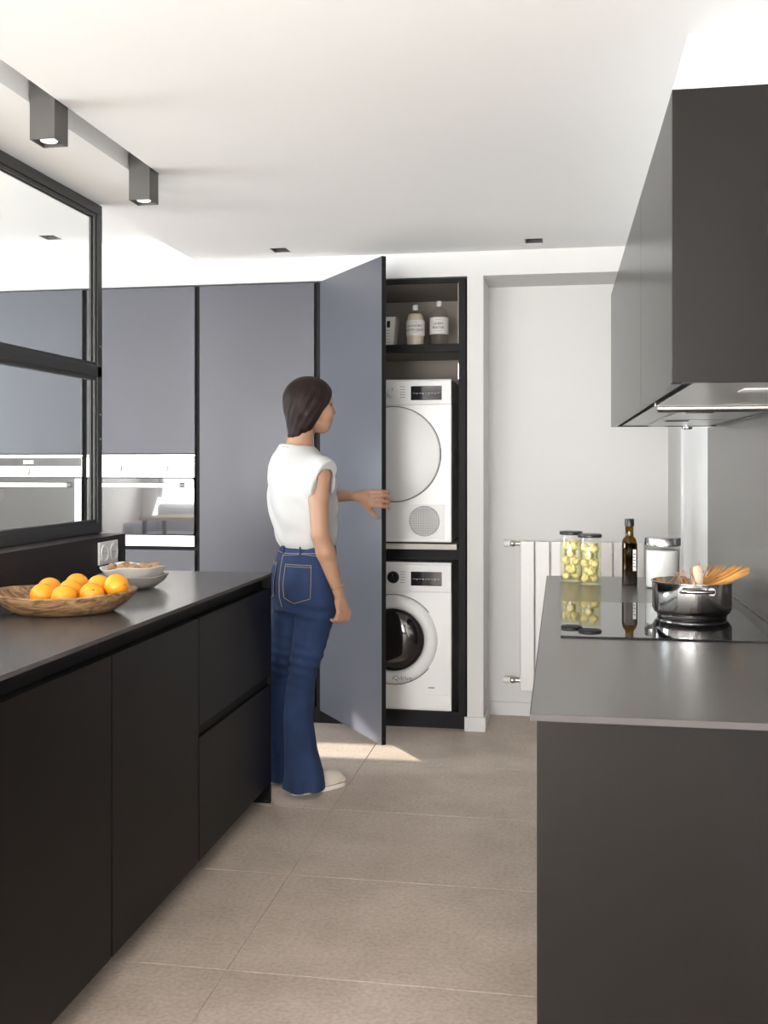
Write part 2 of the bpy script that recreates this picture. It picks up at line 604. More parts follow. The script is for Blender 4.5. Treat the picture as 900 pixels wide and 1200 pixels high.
# narrow window at the left (the sun comes in here), the rear window wall and the curtained left window
w = struct('window_1', MB().box(LX - 0.03, LX + 0.01, WY0 - 0.04, WY0, WZ0 - 0.04, WZ1 + 0.04), FRAME)
for b in ((WY1, WY1 + 0.04, WZ0 - 0.04, WZ1 + 0.04), (WY0, WY1, WZ0 - 0.04, WZ0), (WY0, WY1, WZ1, WZ1 + 0.04)):
    MB().box(LX - 0.03, LX + 0.01, *b).build('window_frame', FRAME, w)
w = struct('window_3', MB().box(-1.5, -1.42, RY, RY + 0.1, 0, 2.3), FRAME)  # unseen frame set round the added rear fill light
MB().box(-0.08, 0.0, RY, RY + 0.1, 0, 2.3).build('window_mullion', FRAME, w)
MB().box(-1.42, -0.08, RY, RY + 0.1, 2.22, 2.3).build('window_head', FRAME, w)
w = struct('window_2', MB().box(-5.9, -1.6, RY, RY + 0.05, 0.32, 0.38), FRAME)
for x in (-5.9, -4.85, -3.78, -2.7, -1.66):
    MB().box(x, x + 0.06, RY, RY + 0.12, 0.32, 2.38).build('window_mullion', FRAME, w)
MB().box(-5.9, -1.6, RY, RY + 0.12, 2.32, 2.38).build('window_head', FRAME, w)
# half-height wall carrying the glass partition
HW0, HW1, HWZ = 0.95, 3.94, 1.064
struct('wall_half', MB().box(-1.985, -1.75, HW0, HW1, 0, HWZ), HALFW, bevel=0.0015)
# backsplash behind the hob
struct('trim_3', MB().box(RX - 0.012, RX, 1.80, 4.07, 0.9155, 1.486), WORKTOP)

# ================================================================== GLASS PARTITION
FX0, FX1 = -1.905, -1.868
t = thing('glass_partition', ((FX0 + FX1) / 2, 2.5, HWZ), 'dark steel framed two-pane glass partition standing on the brown half wall', 'partition')
o_ = t.location
FY0, FY1, FZ0, FZ1, FT = 1.0, 4.0, HWZ, 2.412, 0.042
FY1 = 3.975
bx('frame_rail', FRAME, t, (FX0, FX1, FY0, FY1, FZ0, FZ0 + FT), 0.002)
bx('frame_rail', FRAME, t, (FX0, FX1, FY0, FY1, FZ1 - FT, FZ1), 0.002)
bx('frame_rail', FRAME, t, (FX0, FX1, FY0, FY1, 1.704, 1.748), 0.002)
bx('frame_stile', FRAME, t, (FX0, FX1, FY1 - FT, FY1, FZ0 + FT, FZ1 - FT), 0.002)
bx('frame_stile', FRAME, t, (FX0, FX1, FY0, FY0 + FT, FZ0 + FT, FZ1 - FT), 0.002)
for z0, z1 in ((FZ0 + FT, 1.704), (1.748, FZ1 - FT)):
    bx('glass_pane', GLASS, t, (-1.8905, -1.8825, FY0 + FT, FY1 - FT, z0, z1))
    # glazing beads proud of the pane
    for s0, s1 in ((-1.8825, -1.8735), (-1.8995, -1.8905)):
        bd = 0.014
        bx('glazing_bead', FRAME, t, (s0, s1, FY0 + FT, FY1 - FT, z0, z0 + bd))
        bx('glazing_bead', FRAME, t, (s0, s1, FY0 + FT, FY1 - FT, z1 - bd, z1))
        bx('glazing_bead', FRAME, t, (s0, s1, FY1 - FT - bd, FY1 - FT, z0 + bd, z1 - bd))
for z in (1.45, 1.55, 1.83):
    MB(o_).lathe([(0.004, 0), (0.004, 0.003), (0.0001, 0.004)], (FX1, FY1 - FT / 2, z), 10, 'X').build('screw', STEEL, t)

# ================================================================== ISLAND
IX, IBX = -1.136, -1.748
FTH = 0.02


def front_panel(name, m, parent, x, y0, y1, z0, z1, sgn=1):
    return bx(name, m, parent, ((x - FTH, x) if sgn > 0 else (x, x + FTH)) + (y0, y1, z0, z1), 0.0012)


ISL = [(1.19, 1.83, 'door', 'black base cabinet of the island nearest the camera, mostly out of frame'),
       (1.83, 2.473, 'door', 'black handleless base cabinet at the left foreground under the fruit bowl'),
       (2.473, 3.115, 'door', 'black handleless base cabinet in the middle of the island row'),
       (3.115, 3.945, 'drawer', 'black two-drawer base cabinet at the far end of the island')]
for y0, y1, kind, lab in ISL:
    t = thing('drawer_cabinet' if kind == 'drawer' else 'base_cabinet', (-1.44, (y0 + y1) / 2, 0), lab, 'cabinet')
    e = 0.018 if kind == 'drawer' else 0.0
    bx('carcass', BLACKG, t, (IBX + 0.002, IX - FTH - 0.003, y0 + 0.001, y1 - e - 0.001, 0.085, 0.856))
    bx('grip_profile', BLACKG, t, (IBX + 0.002, IX - 0.035, y0 + 0.001, y1 - e - 0.001, 0.8565, 0.902))
    bx('plinth', BLACKG, t, (IBX + 0.05, IX - 0.09, y0 + 0.001, y1 - e - 0.001, 0.0005, 0.0845))
    if kind == 'door':
        front_panel('door', ANTH, t, IX, y0 + 0.0025, y1 - 0.0025, 0.08, 0.857)
    else:
        front_panel('drawer_front', ANTH, t, IX, y0 + 0.0025, y1 - e - 0.001, 0.512, 0.857)
        front_panel('drawer_front', ANTH, t, IX, y0 + 0.0025, y1 - e - 0.001, 0.08, 0.474)
        bx('grip_profile', BLACKG, t, (IX - FTH - 0.002, IX - 0.012, y0 + 0.001, y1 - e - 0.001, 0.475, 0.511))
        bx('end_panel', ANTH, t, (IBX + 0.002, IX, y1 - e, y1 - 0.001, 0.0005, 0.902), 0.001)
wt = MB((-1.44, 2.5, 0.903)).box(IBX, IX + 0.0035, 1.17, 3.9465, 0.903, 0.915).build('island_worktop', WORKTOP, None, 0.0006)
MB((-1.44, 2.5, 0.903)).box(IX + 0.0036, IX + 0.005, 1.17, 3.9465, 0.9035, 0.9147).build('edge_band', WEDGE, wt)
MB((-1.44, 2.5, 0.903)).box(IBX, IX + 0.005, 3.9466, 3.948, 0.9035, 0.9147).build('edge_band', WEDGE, wt)
tag(wt, 'thin dark grey worktop of the island carrying the fruit bowl', 'worktop')

# double wall socket on the half wall
t = thing('wall_socket', (-1.75, 3.765, 0.99), 'white double wall socket on the brown half wall behind the ceramic bowls', 'socket')
so = t.location
bx('cover_plate', SOCKET, t, (-1.7495, -1.741, 3.682, 3.848, 0.958, 1.046), 0.002)
for y in (3.724, 3.806):
    sk = MB(so).lathe([(0.034, 0.0004), (0.034, 0.004), (0.031, 0.005), (0.028, 0.0035), (0.026, 0.0012), (0.0001, 0.0012)], (-1.741, y, 1.002), 28, 'X').build('socket_insert', SOCKET, t)
    for dy in (-0.0095, 0.0095):
        MB(so).lathe([(0.0026, 0), (0.0026, 0.0006)], (-1.741 + 0.0013, y + dy, 1.002), 8, 'X').build('socket_hole', BLACKG, sk)

# ================================================================== TALL CABINETS
TOPZ = 2.291
DTH = 0.022


def tall_carcass(t, x0, x1, m=BLACKG):
    o = t.location
    bx('side_panel', m, t, (x0 + 0.001, x0 + 0.02, FRONT + 0.026, 5.84, 0.001, TOPZ))
    bx('side_panel', m, t, (x1 - 0.02, x1 - 0.001, FRONT + 0.026, 5.84, 0.001, TOPZ))
    bx('back_panel', m, t, (x0 + 0.02, x1 - 0.02, 5.82, 5.84, 0.001, TOPZ))
    bx('top_panel', m, t, (x0 + 0.02, x1 - 0.02, FRONT + 0.026, 5.82, TOPZ - 0.02, TOPZ))
    bx('plinth', EDGE, t, (x0 + 0.001, x1 - 0.001, FRONT + 0.004, FRONT + 0.02, 0.001, 0.078))


def make_oven(x0, x1, z0, z1, label, clock):
    cx = (x0 + x1) / 2
    t = thing('built_in_oven', (cx, FRONT + 0.3, z0), label, 'oven', 'built-in ovens')
    o = t.location
    yf = FRONT - 0.004
    bx('oven_body', BLACKG, t, (x0 + 0.02, x1 - 0.02, yf + 0.024, 5.70, z0 + 0.012, z1 - 0.006))
    bx('top_trim', OVENST, t, (x0, x1, yf + 0.004, yf + 0.022, z1 - 0.012, z1), 0.001)
    pz0 = z1 - 0.122
    cp = bx('control_panel', OVENST, t, (x0, x1, yf, yf + 0.022, pz0, z1 - 0.015), 0.0015)
    if clock:
        bx('control_glass', OVENGL, cp, (x0 + 0.002, x1 - 0.002, yf - 0.0012, yf + 0.002, z1 - 0.062, z1 - 0.018))
        bx('clock_display', PRINTW, cp, (cx - 0.03, cx + 0.03, yf - 0.0018, yf - 0.0013, z1 - 0.050, z1 - 0.030))
        kx = [cx - 0.01]
    else:
        kx = [cx - 0.12, cx + 0.14]
    for x in kx:
        k = MB(o).lathe([(0.021, 0), (0.021, 0.012), (0.019, 0.016), (0.0001, 0.016)], (x, yf - 0.0003, pz0 + (0.03 if clock else 0.05)), 24, '-Y').build('knob', OVENST, t)
        bx('knob_pointer', EDGE, k, (x - 0.0015, x + 0.0015, yf - 0.018, yf - 0.0162, pz0 + (0.035 if clock else 0.055), pz0 + (0.048 if clock else 0.068)))
    dz1 = pz0 - 0.004
    dz0 = z0 + 0.062
    d = MB(o).prism(rounded_rect(x0 + 0.002, x1 - 0.002, dz0, dz1, 0.014), yf, yf + 0.022, 'Y').build('oven_door', OVENGL, t, 0.001)
    if clock:
        bx('door_frame', OVENST, d, (x1 - 0.04, x1 - 0.003, yf - 0.0015, yf + 0.001, dz0 + 0.004, dz1 - 0.004))
    hb = MB(o)
    hz = dz1 - 0.038
    hb.box(x0 + 0.05, x1 - 0.068, yf - 0.042, yf - 0.026, hz - 0.0125, hz + 0.0125)
    hd = hb.build('door_handle', OVENST, d, 0.004)
    for x in (x0 + 0.06, x1 - 0.085):
        bx('handle_post', OVENST, hd, (x, x + 0.018, yf - 0.026, yf - 0.0003, hz - 0.008, hz + 0.008))
    bx('lower_trim', OVENST, t, (x0, x1, yf, yf + 0.022, z0, z0 + 0.058), 0.0015)
    return t


TALLS = [(-3.83, -3.19, 'plain', 'plain grey tall cabinet furthest left, seen only past the glass partition'),
         (-3.19, -2.54, 'oven', 'grey tall oven cabinet seen through the glass partition'),
         (-2.54, -1.901, 'oven', 'grey tall oven cabinet just right of the glass partition'),
         (-1.901, -1.25, 'plain', 'plain full-height grey cabinet directly behind the woman')]
for i, (x0, x1, kind, lab) in enumerate(TALLS):
    t = thing('tall_cabinet', ((x0 + x1) / 2, 5.5, 0), lab, 'cabinet', 'tall grey cabinets along the back wall')
    tall_carcass(t, x0, x1)
    a, b = x0 + 0.0135, x1 - 0.0135
    # recessed dark grip channels at both sides of the doors
    bx('grip_channel', BLACKG, t, (x0 + 0.0005, x0 + 0.0125, FRONT + 0.016, FRONT + 0.0255, 0.079, TOPZ))
    bx('grip_channel', BLACKG, t, (x1 - 0.0125, x1 - 0.0005, FRONT + 0.016, FRONT + 0.0255, 0.079, TOPZ))
    if kind == 'plain':
        bx('door', TALL, t, (a, b, FRONT, FRONT + DTH, 0.08, TOPZ - 0.002), 0.001)
    else:
        bx('upper_door', TALL, t, (a, b, FRONT, FRONT + DTH, 1.402, TOPZ - 0.002), 0.001)
        bx('lower_door', TALL, t, (a, b, FRONT, FRONT + DTH, 0.08, 0.888), 0.001)
        bx('oven_shelf', BLACKG, t, (x0 + 0.021, x1 - 0.021, FRONT + 0.03, 5.81, 0.889, 0.905))
        make_oven(a, b, 0.908, 1.397,
                  'steel oven with clock strip seen through the glass partition' if i == 1 else 'steel oven with wide glass door right of the glass partition', i == 1)

# ------------------------------------------------------------------ laundry cabinet
LX0, LX1 = -1.249, -0.474
t = thing('laundry_cabinet', ((LX0 + LX1) / 2, 5.5, 0), 'open dark laundry cabinet holding the dryer above the washing machine', 'cabinet')
YF = FRONT
bx('side_panel', EDGE, t, (LX1 - 0.036, LX1, YF, 5.84, 0.001, TOPZ), 0.001)
bx('side_panel', EDGE, t, (LX0, LX0 + 0.022, YF + 0.002, 5.84, 0.001, TOPZ), 0.001)
bx('back_panel', TAUPE, t, (LX0 + 0.022, LX1 - 0.036, 5.80, 5.84, 0.001, TOPZ))
bx('top_panel', EDGE, t, (LX0 + 0.022, LX1 - 0.036, YF, YF + 0.02, TOPZ - 0.022, TOPZ))
bx('top_panel', TAUPE, t, (LX0 + 0.022, LX1 - 0.036, YF + 0.02, 5.80, TOPZ - 0.02, TOPZ))
bx('plinth', EDGE, t, (LX0 + 0.022, LX1 - 0.036, YF + 0.004, YF + 0.02, 0.001, 0.085))
bx('plinth', EDGE, t, (LX1 - 0.036, LX1 - 0.001, YF - 0.0, YF - 0.0005, 0.0, 0.001)) if False else None
# upper compartment lining and shelves
bx('lining', TAUPE, t, (LX1 - 0.042, LX1 - 0.0365, YF + 0.012, 5.799, 1.961, TOPZ - 0.022))
bx('shelf', EDGE, t, (LX0 + 0.022, LX1 - 0.0365, YF + 0.008, YF + 0.03, 1.918, 1.96), 0.001)
bx('shelf_board', TAUPE, t, (LX0 + 0.022, LX1 - 0.0365, YF + 0.03, 5.80, 1.935, 1.96))
bx('middle_shelf', BEIGE, t, (LX0 + 0.022, LX1 - 0.047, YF + 0.006, 5.79, 0.910, 0.937), 0.0015)
bx('crossbar', EDGE, t, (LX0 + 0.022, LX1 - 0.0365, YF + 0.026, YF + 0.06, 0.855, 0.909))
bx('hinge_plate', STEEL, t, (LX1 - 0.0405, LX1 - 0.0365, YF + 0.02, YF + 0.06, 1.78, 1.86))
# the open door, hinged at its left side
hx_, hy_ = -1.2265, 5.163
ex, ey = -0.800, 4.573
dl = math.hypot(ex - hx_, ey - hy_)
dv = Vector(((ex - hx_) / dl, (ey - hy_) / dl))
nv = Vector((-dv.y, dv.x))        # to the inner side
if nv.x < 0:
    nv = -nv
poly = [(hx_, hy_), (ex, ey), (ex + nv.x * 0.021, ey + nv.y * 0.021), (hx_ + nv.x * 0.021, hy_ + nv.y * 0.021)]
dr = MB(t.location).prism(poly, 0.072, TOPZ - 0.001).build('door', TALL, t, 0.0)
e2 = [(ex + dv.x * 0.0002, ey + dv.y * 0.0002), (ex + dv.x * 0.0022, ey + dv.y * 0.0022),
      (ex + dv.x * 0.0022 + nv.x * 0.021, ey + dv.y * 0.0022 + nv.y * 0.021), (ex + dv.x * 0.0002 + nv.x * 0.021, ey + dv.y * 0.0002 + nv.y * 0.021)]
MB(t.location).prism(e2, 0.072, TOPZ - 0.001).build('edge_band', EDGE, dr)
for z in (0.35, 1.15, 2.0):
    p0 = Vector((hx_, hy_)) + dv * 0.06 + nv * 0.022
    hm = MB(t.location)
    hm.tube([(p0.x, p0.y, z), (p0.x + 0.01, p0.y + 0.04, z), (LX0 + 0.03, YF + 0.06, z)], 0.012, 8)
    hm.build('hinge', STEEL, t)

# ------------------------------------------------------------------ washing machine and dryer
MX0, MX1, MY = -1.149, -0.549, 5.212


def ring(mb, cx, y, cz, prof, n=48):
    return mb.lathe(prof, (cx, y, cz), n, '-Y')


def arc_tube(cx, y, cz, r, a0, a1, rad, n=40):
    return [(cx + r * math.cos(math.radians(a0 + (a1 - a0) * i / n)), y, cz + r * math.sin(math.radians(a0 + (a1 - a0) * i / n))) for i in range(n + 1)]


def controls(t, z0, z1, knobm):
    o = t.location
    cz = (z0 + z1) / 2
    yp = MY - 0.012
    p = MB(o).prism([(MX0, z0), (MX1, z0), (MX1, z1), (MX0, z1)], yp, MY + 0.03, 'Y').build('control_panel', APPL2, t, 0.004)
    kx = -0.849
    k = ring(MB(o), kx, yp - 0.0002, cz + 0.003, [(0.031, 0), (0.030, 0.004), (0.0265, 0.006), (0.0255, 0.022), (0.022, 0.025), (0.0001, 0.025)], 36).build('programme_knob', knobm, t)
    bx('knob_pointer', PRINT, k, (kx - 0.0015, kx + 0.0015, yp - 0.0266, yp - 0.0253, cz + 0.010, cz + 0.024))
    # programme lettering: thin printed lines beside the knob
    pr = MB(o)
    for s in (-1, 1):
        for q in range(5):
            zz = cz + 0.03 - q * 0.0135
            pr.box(kx + s * 0.05 - 0.013, kx + s * 0.05 + 0.013, yp - 0.0006, yp + 0.0004, zz, zz + 0.0028)
    tag(pr.build('programme_print', PRINT, p), kind='stuff')
    dx0, dx1 = -0.757, -0.598
    d = bx('display', DISPLAY, t, (dx0, dx1, yp - 0.002, yp + 0.001, cz - 0.038, cz + 0.034), 0.001)
    dp = MB(o)
    for q in range(9):
        x = dx0 + 0.012 + q * 0.0155
        dp.box(x, x + 0.010, yp - 0.0028, yp - 0.0019, cz - 0.004, cz - 0.0022)
        if q % 2:
            dp.box(x + 0.002, x + 0.006, yp - 0.0028, yp - 0.0019, cz - 0.008, cz - 0.006)
    tag(dp.build('display_icons', PRINTW, d), kind='stuff')
    return p


# washing machine
t = thing('washing_machine', (-0.849, 5.5, 0.0), 'white front-loading washing machine at the bottom of the laundry cabinet', 'washing machine')
o = t.location
bx('body', APPL, t, (MX0, MX1, MY, 5.77, 0.025, 0.842), 0.006)
for x in (MX0 + 0.06, MX1 - 0.06):
    for y in (MY + 0.06, 5.71):
        MB(o).lathe([(0.022, 0.0005), (0.022, 0.006), (0.012, 0.008), (0.012, 0.0249)], (x, y, 0), 14).build('foot', BLACKG, t)
controls(t, 0.690, 0.832, EDGE)
bx('top_lid', APPL, t, (MX0, MX1, MY - 0.004, MY + 0.01, 0.832, 0.845), 0.002) if False else None
dcx, dcz = -0.849, 0.443
door = ring(MB(o), dcx, MY, dcz, [(0.228, 0.0005), (0.228, 0.010), (0.222, 0.022), (0.205, 0.030), (0.178, 0.032), (0.166, 0.024), (0.160, 0.012), (0.160, 0.0005)], 64).build('porthole_ring', APPL2, t)
MB(o).tube(arc_tube(dcx, MY - 0.0005, dcz, 0.2315, 38, 180, 0.002), 0.0022, 6).build('ring_seam', PRINTD, door)
MB(o).tube(arc_tube(dcx, MY - 0.0005, dcz, 0.2315, -38, -180, 0.002), 0.0022, 6).build('ring_seam', PRINTD, door)
ring(MB(o), dcx, MY - 0.001, dcz, [(0.1598, 0.0), (0.1598, 0.012), (0.150, 0.013), (0.149, 0.0)], 48).build('porthole_trim', EDGE, door)
ring(MB(o), dcx, MY - 0.001, dcz, [(0.1488, 0.0005), (0.1488, 0.010), (0.138, 0.020), (0.110, 0.030), (0.07, 0.036), (0.03, 0.039), (0.0001, 0.0395)], 48).build('porthole_glass', mat('porthole_dark', (0.014, 0.011, 0.010), 0.06, spec=0.6), door)
text_on('drive_lettering', 'iQdrive', 0.034, PRINT, door, o, (-0.800, MY - 0.0318, 0.250))
fl = bx('filter_flap', APPL, t, (-0.70, -0.562, MY - 0.002, MY + 0.001, 0.095, 0.165), 0.001)
bx('label_plate', PRINT, t, (-0.668, -0.636, MY - 0.0012, MY + 0.001, 0.197, 0.203))

# dryer
t = thing('tumble_dryer', (-0.849, 5.5, 0.938), 'white tumble dryer with a round door above the washing machine', 'dryer')
o = t.location
bx('body', APPL, t, (MX0, MX1, MY, 5.77, 0.945, 1.781), 0.006)
for x in (MX0 + 0.06, MX1 - 0.06):
    MB(o).lathe([(0.022, 0), (0.022, 0.0069)], (x, MY + 0.06, 0.9378), 14).build('foot', BLACKG, t)
controls(t, 1.650, 1.774, APPL2)
dcz = 1.397
door = ring(MB(o), dcx, MY, dcz, [(0.243, 0.0005), (0.243, 0.008), (0.238, 0.016), (0.20, 0.024), (0.12, 0.029), (0.05, 0.031), (0.0001, 0.0315)], 64).build('round_door', APPL2, t)
MB(o).tube(arc_tube(dcx, MY - 0.001, dcz, 0.2455, 0, 360, 0.002, 72)[:-1], 0.0026, 6, True).build('door_seam', SEAM, door)
bx('door_catch', PRINTD, door, (dcx + 0.240, dcx + 0.2465, MY - 0.006, MY - 0.001, dcz - 0.03, dcz + 0.03))
pn = bx('filter_panel', APPL2, t, (-0.95, -0.586, MY - 0.003, MY + 0.001, 0.962, 1.138), 0.001)
gx, gz = -0.688, 1.054
gr = ring(MB(o), gx, MY - 0.003, gz, [(0.078, 0.0003), (0.078, 0.003), (0.0001, 0.003)], 48).build('grille', PRINT, pn)
gm = MB(o)
N = 17
for i in range(-N // 2, N // 2 + 1):
    r = abs(i) * 0.0085
    if r < 0.075:
        hw = math.sqrt(0.075 ** 2 - r * r)
        gm.box(gx - hw, gx + hw, MY - 0.0085, MY - 0.0062, gz + i * 0.0085 - 0.0022, gz + i * 0.0085 + 0.0022)
        gm.box(gx + i * 0.0085 - 0.0022, gx + i * 0.0085 + 0.0022, MY - 0.0085, MY - 0.0062, gz - hw, gz + hw)
tag(gm.build('grille_mesh', APPL2, pn), kind='stuff')
bx('base_trim', EDGE, t, (MX0 + 0.01, MX1 - 0.004, MY + 0.004, MY + 0.02, 0.9385, 0.9445))

# ------------------------------------------------------------------ things on the laundry shelf
SZ = 1.9602


def laundry_bottle(x, y, R, h, label, fill, capm, lines, name):
    t = thing(name, (x, y, SZ), label, 'bottle')
    s = R
    shoulder = h * 0.66
    prof = [(s * 0.92, 0.0), (s, 0.006), (s, shoulder * 0.92)]
    for k in range(1, 9):
        a = k / 8 * math.pi / 2
        prof.append((s * 0.27 + s * 0.73 * math.cos(a), shoulder * 0.92 + (h * 0.86 - shoulder * 0.92) * math.sin(a)))
    prof.append((s * 0.27, h * 0.90))
    MB().lathe(prof, n=28).build('bottle_body', CLEARP, t)
    fp = [(max(r - 0.003, 0.0001), z) for r, z in prof if z < h * (0.80 if fill is CREAM else 0.45)]
    fp[0] = (fp[0][0], 0.003)
    MB().lathe(fp, n=28).build('contents', fill, t)
    MB().lathe([(s * 0.29, h * 0.88), (s * 0.30, h * 0.89), (s * 0.30, h * 0.985), (s * 0.24, h), (0.0001, h)], n=20).build('cap', capm, t)
    # paper label wrapped round the front
    lb = MB()
    z0, z1 = h * 0.27, h * 0.63
    a0, a1, n = -math.pi * 0.62, math.pi * 0.62, 26
    v, f = [], []
    for i in range(n + 1):
        a = a0 + (a1 - a0) * i / n
        for rr in (s + 0.0004, s + 0.0010):
            for z in (z0, z1):
                v.append((rr * math.sin(a), -rr * math.cos(a), z))
    for i in range(n):
        b, q = i * 4, (i + 1) * 4
        f += [(b + 2, q + 2, q + 3, b + 3), (b, b + 1, q + 1, q), (b + 1, b + 3, q + 3, q + 1), (b, q, q + 2, b + 2)]
    lb.add(v, f, True)
    L = lb.build('paper_label', PAPER, t)
    for k, w_ in enumerate(lines):
        text_on('label_lettering', w_, 0.019, PRINTD, L, (0, 0, 0), (0, 0, h * 0.49 - k * 0.021), wrap=(s + 0.0011, 0.0))
    for k, (q, wd) in enumerate(((0.57, 0.03), (0.335, 0.045))):
        m_ = MB()
        vv, ff = [], []
        for i in range(9):
            a = (i / 8 - 0.5) * wd / s
            for zz in (h * q, h * q + 0.0015):
                vv.append(((s + 0.0014) * math.sin(a), -(s + 0.0014) * math.cos(a), zz))
        ff = [(i * 2, i * 2 + 2, i * 2 + 3, i * 2 + 1) for i in range(8)]
        m_.add(vv, ff)
        m_.build('label_line', PRINT, L)
    return t


laundry_bottle(-0.756, 5.36, 0.0475, 0.225, 'clear bottle of cream detergent, left of two on the laundry shelf', CREAM, SOCKET, ['LAUNDRY', 'DETERGENT'], 'detergent_bottle')
laundry_bottle(-0.630, 5.36, 0.0490, 0.243, 'clear bottle with a tall white cap, right of two on the laundry shelf', WATER, SOCKET, ['LINEN', 'WATER'], 'linen_water_bottle')
# basket, wider at the top, with slots under the rim
t = thing('storage_basket', (-0.93, 5.37, SZ), 'small white slotted plastic basket on the laundry shelf beside the bottles', 'basket')
for (nx, ny) in ((0, -1), (0, 1), (1, 0), (-1, 0)):
    tx_, ty_ = -ny, nx
    wb, wt_, hb_, th = 0.060, 0.078, 0.155, 0.003

    def P(u, k, off):
        half = wb + (wt_ - wb) * k
        return (nx * (half - off) + tx_ * u * half, ny * (half - off) + ty_ * u * half, hb_ * k)
    us = [-1, -0.72, -0.52, -0.20, 0.0, 0.0, 0.20, 0.52, 0.72, 1]
    us = [-1, -0.66, -0.42, -0.12, 0.12, 0.42, 0.66, 1]
    ks = [0, 0.66, 0.88, 1]
    mb = MB()
    for off, fl_ in ((0, 0), (th, 1)):
        for a in range(len(us) - 1):
            for b in range(3):
                if b == 1 and a in (1, 3, 5):
                    continue
                q = [P(us[a], ks[b], off), P(us[a + 1], ks[b], off), P(us[a + 1], ks[b + 1], off), P(us[a], ks[b + 1], off)]
                mb.add(q, [(0, 1, 2, 3) if not fl_ else (3, 2, 1, 0)])
    bs_ = mb.build('basket_side', BASKET, t)
    for u0, u1 in ((us[1], us[2]), (us[3], us[4]), (us[5], us[6])):
        MB().add([P(u0 - 0.03, 0.64, th + 0.0008), P(u1 + 0.03, 0.64, th + 0.0008), P(u1 + 0.03, 0.90, th + 0.0008), P(u0 - 0.03, 0.90, th + 0.0008)], [(0, 1, 2, 3)]).build('slot_shade', EDGE, bs_)  # dark plates behind the slots stand in for shade inside the basket
MB().box(-0.0565, 0.0565, -0.0565, 0.0565, 0.0002, 0.004).build('basket_base', BASKET, t)
rm = MB()
rm.tube([(sx * 0.078, sy * 0.078, 0.155) for sx, sy in ((-1, -1), (1, -1), (1, 1), (-1, 1))], 0.004, 6, True)
rm.build('basket_rim', BASKET, t)
pl = MB()
for k in range(5):
    pl.box(-0.045, 0.045, -0.0575 - 0.018 * (0.18 + k * 0.09) - 0.0035, -0.0575 - 0.018 * (0.18 + k * 0.09) - 0.0025, 0.026 + k * 0.015, 0.029 + k * 0.015)
tag(pl.build('basket_print', PRINT, t), kind='stuff')

# ================================================================== RADIATOR
t = thing('radiator', (0.10, 5.48, 0.15), 'white panel radiator of wide upright sections on the niche wall', 'radiator')
o = t.location
RS = 0.0805
sec = MB()
W = RS - 0.005
sec.prism([(0, 0), (0, -0.006), (0.006, -0.012), (W - 0.006, -0.012), (W, -0.006), (W, 0)], 0.0, 0.785, 'Z')
sec.prism([(0.025, 0), (W - 0.025, 0), (W - 0.025, 0.06), (0.025, 0.06)], 0.0, 0.783, 'Z')
sec_me = sec.mesh('radiator_section', RADW)
for i in range(8):
    s_ = bpy.data.objects.new('radiator_section', sec_me)
    col.objects.link(s_)
    s_.parent = t
    s_.location = Vector((-0.212 + i * RS, 5.455, 0.153)) - Vector(o)
for z in (0.20, 0.89):
    MB(o).tube([(-0.210, 5.49, z), (0.42, 5.49, z)], 0.014, 10).build('header_pipe', RADW, t)
for z in (0.925, 0.20):
    MB(o).tube([(-0.2125, 5.472, z), (-0.243, 5.472, z)], 0.011, 12).build('valve_stem', BRASS, t)
    MB(o).lathe([(0.013, -0.262), (0.017, -0.258), (0.018, -0.245), (0.013, -0.236)], (0, 5.472, z), 16, 'X').build('valve_body', BRASS, t)
    MB(o).lathe([(0.0001, -0.302), (0.014, -0.300), (0.0175, -0.292), (0.0175, -0.266), (0.014, -0.263), (0.0001, -0.263)], (0, 5.472, z), 18, 'X').build('valve_cap', SOCKET, t)
for x in (-0.05, 0.27):
    bx('wall_bracket', RADW, t, (x, x + 0.03, 5.515, BY - 0.0005, 0.80, 0.86))

# ================================================================== RIGHT WORKTOP RUN
CX0 = -0.053
CY0, CY1 = 1.795, 4.02
RUN = [(1.818, 2.56, 'dark handleless base cabinet nearest the camera under the hob worktop'),
       (2.56, 3.30, 'dark handleless base cabinet in the middle under the hob'),
       (3.30, 4.00, 'dark handleless base cabinet at the radiator end under the hob worktop')]
for i, (y0, y1, lab) in enumerate(RUN):
    t = thing('base_cabinet', (0.26, (y0 + y1) / 2, 0), lab, 'cabinet', 'base cabinets under the hob worktop')
    fx = CX0 + 0.012
    s = 0.018 if i == 0 else 0
    bx('carcass', BLACKG, t, (fx + FTH + 0.002, RX - 0.014, y0 + s + 0.001, y1 - 0.001, 0.085, 0.856))
    bx('grip_profile', BLACKG, t, (fx + 0.035, RX - 0.014, y0 + s + 0.001, y1 - 0.001, 0.8565, 0.902))
    bx('plinth', BLACKG, t, (fx + 0.09, RX - 0.014, y0 + s + 0.001, y1 - 0.001, 0.0005, 0.0845))
    front_panel('door', HOODM, t, fx, y0 + s + 0.0025, y1 - 0.0025, 0.08, 0.857, -1)
    if i == 0:
        bx('end_panel', HOODM, t, (fx, RX - 0.014, y0, y0 + s, 0.0005, 0.902), 0.001)
wt = MB((0.25, 2.9, 0.903)).box(CX0 + 0.0015, RX - 0.0125, CY0 + 0.0015, CY1, 0.903, 0.915).build('hob_worktop', WORKTOP, None, 0.0006)
MB((0.25, 2.9, 0.903)).box(CX0, RX - 0.0125, CY0, CY0 + 0.0014, 0.9033, 0.9147).build('edge_band', WEDGE, wt)
MB((0.25, 2.9, 0.903)).box(CX0, CX0 + 0.0014, CY0 + 0.0014, CY1, 0.9033, 0.9147).build('edge_band', WEDGE, wt)
tag(wt, 'thin grey worktop at the right carrying the black hob', 'worktop')

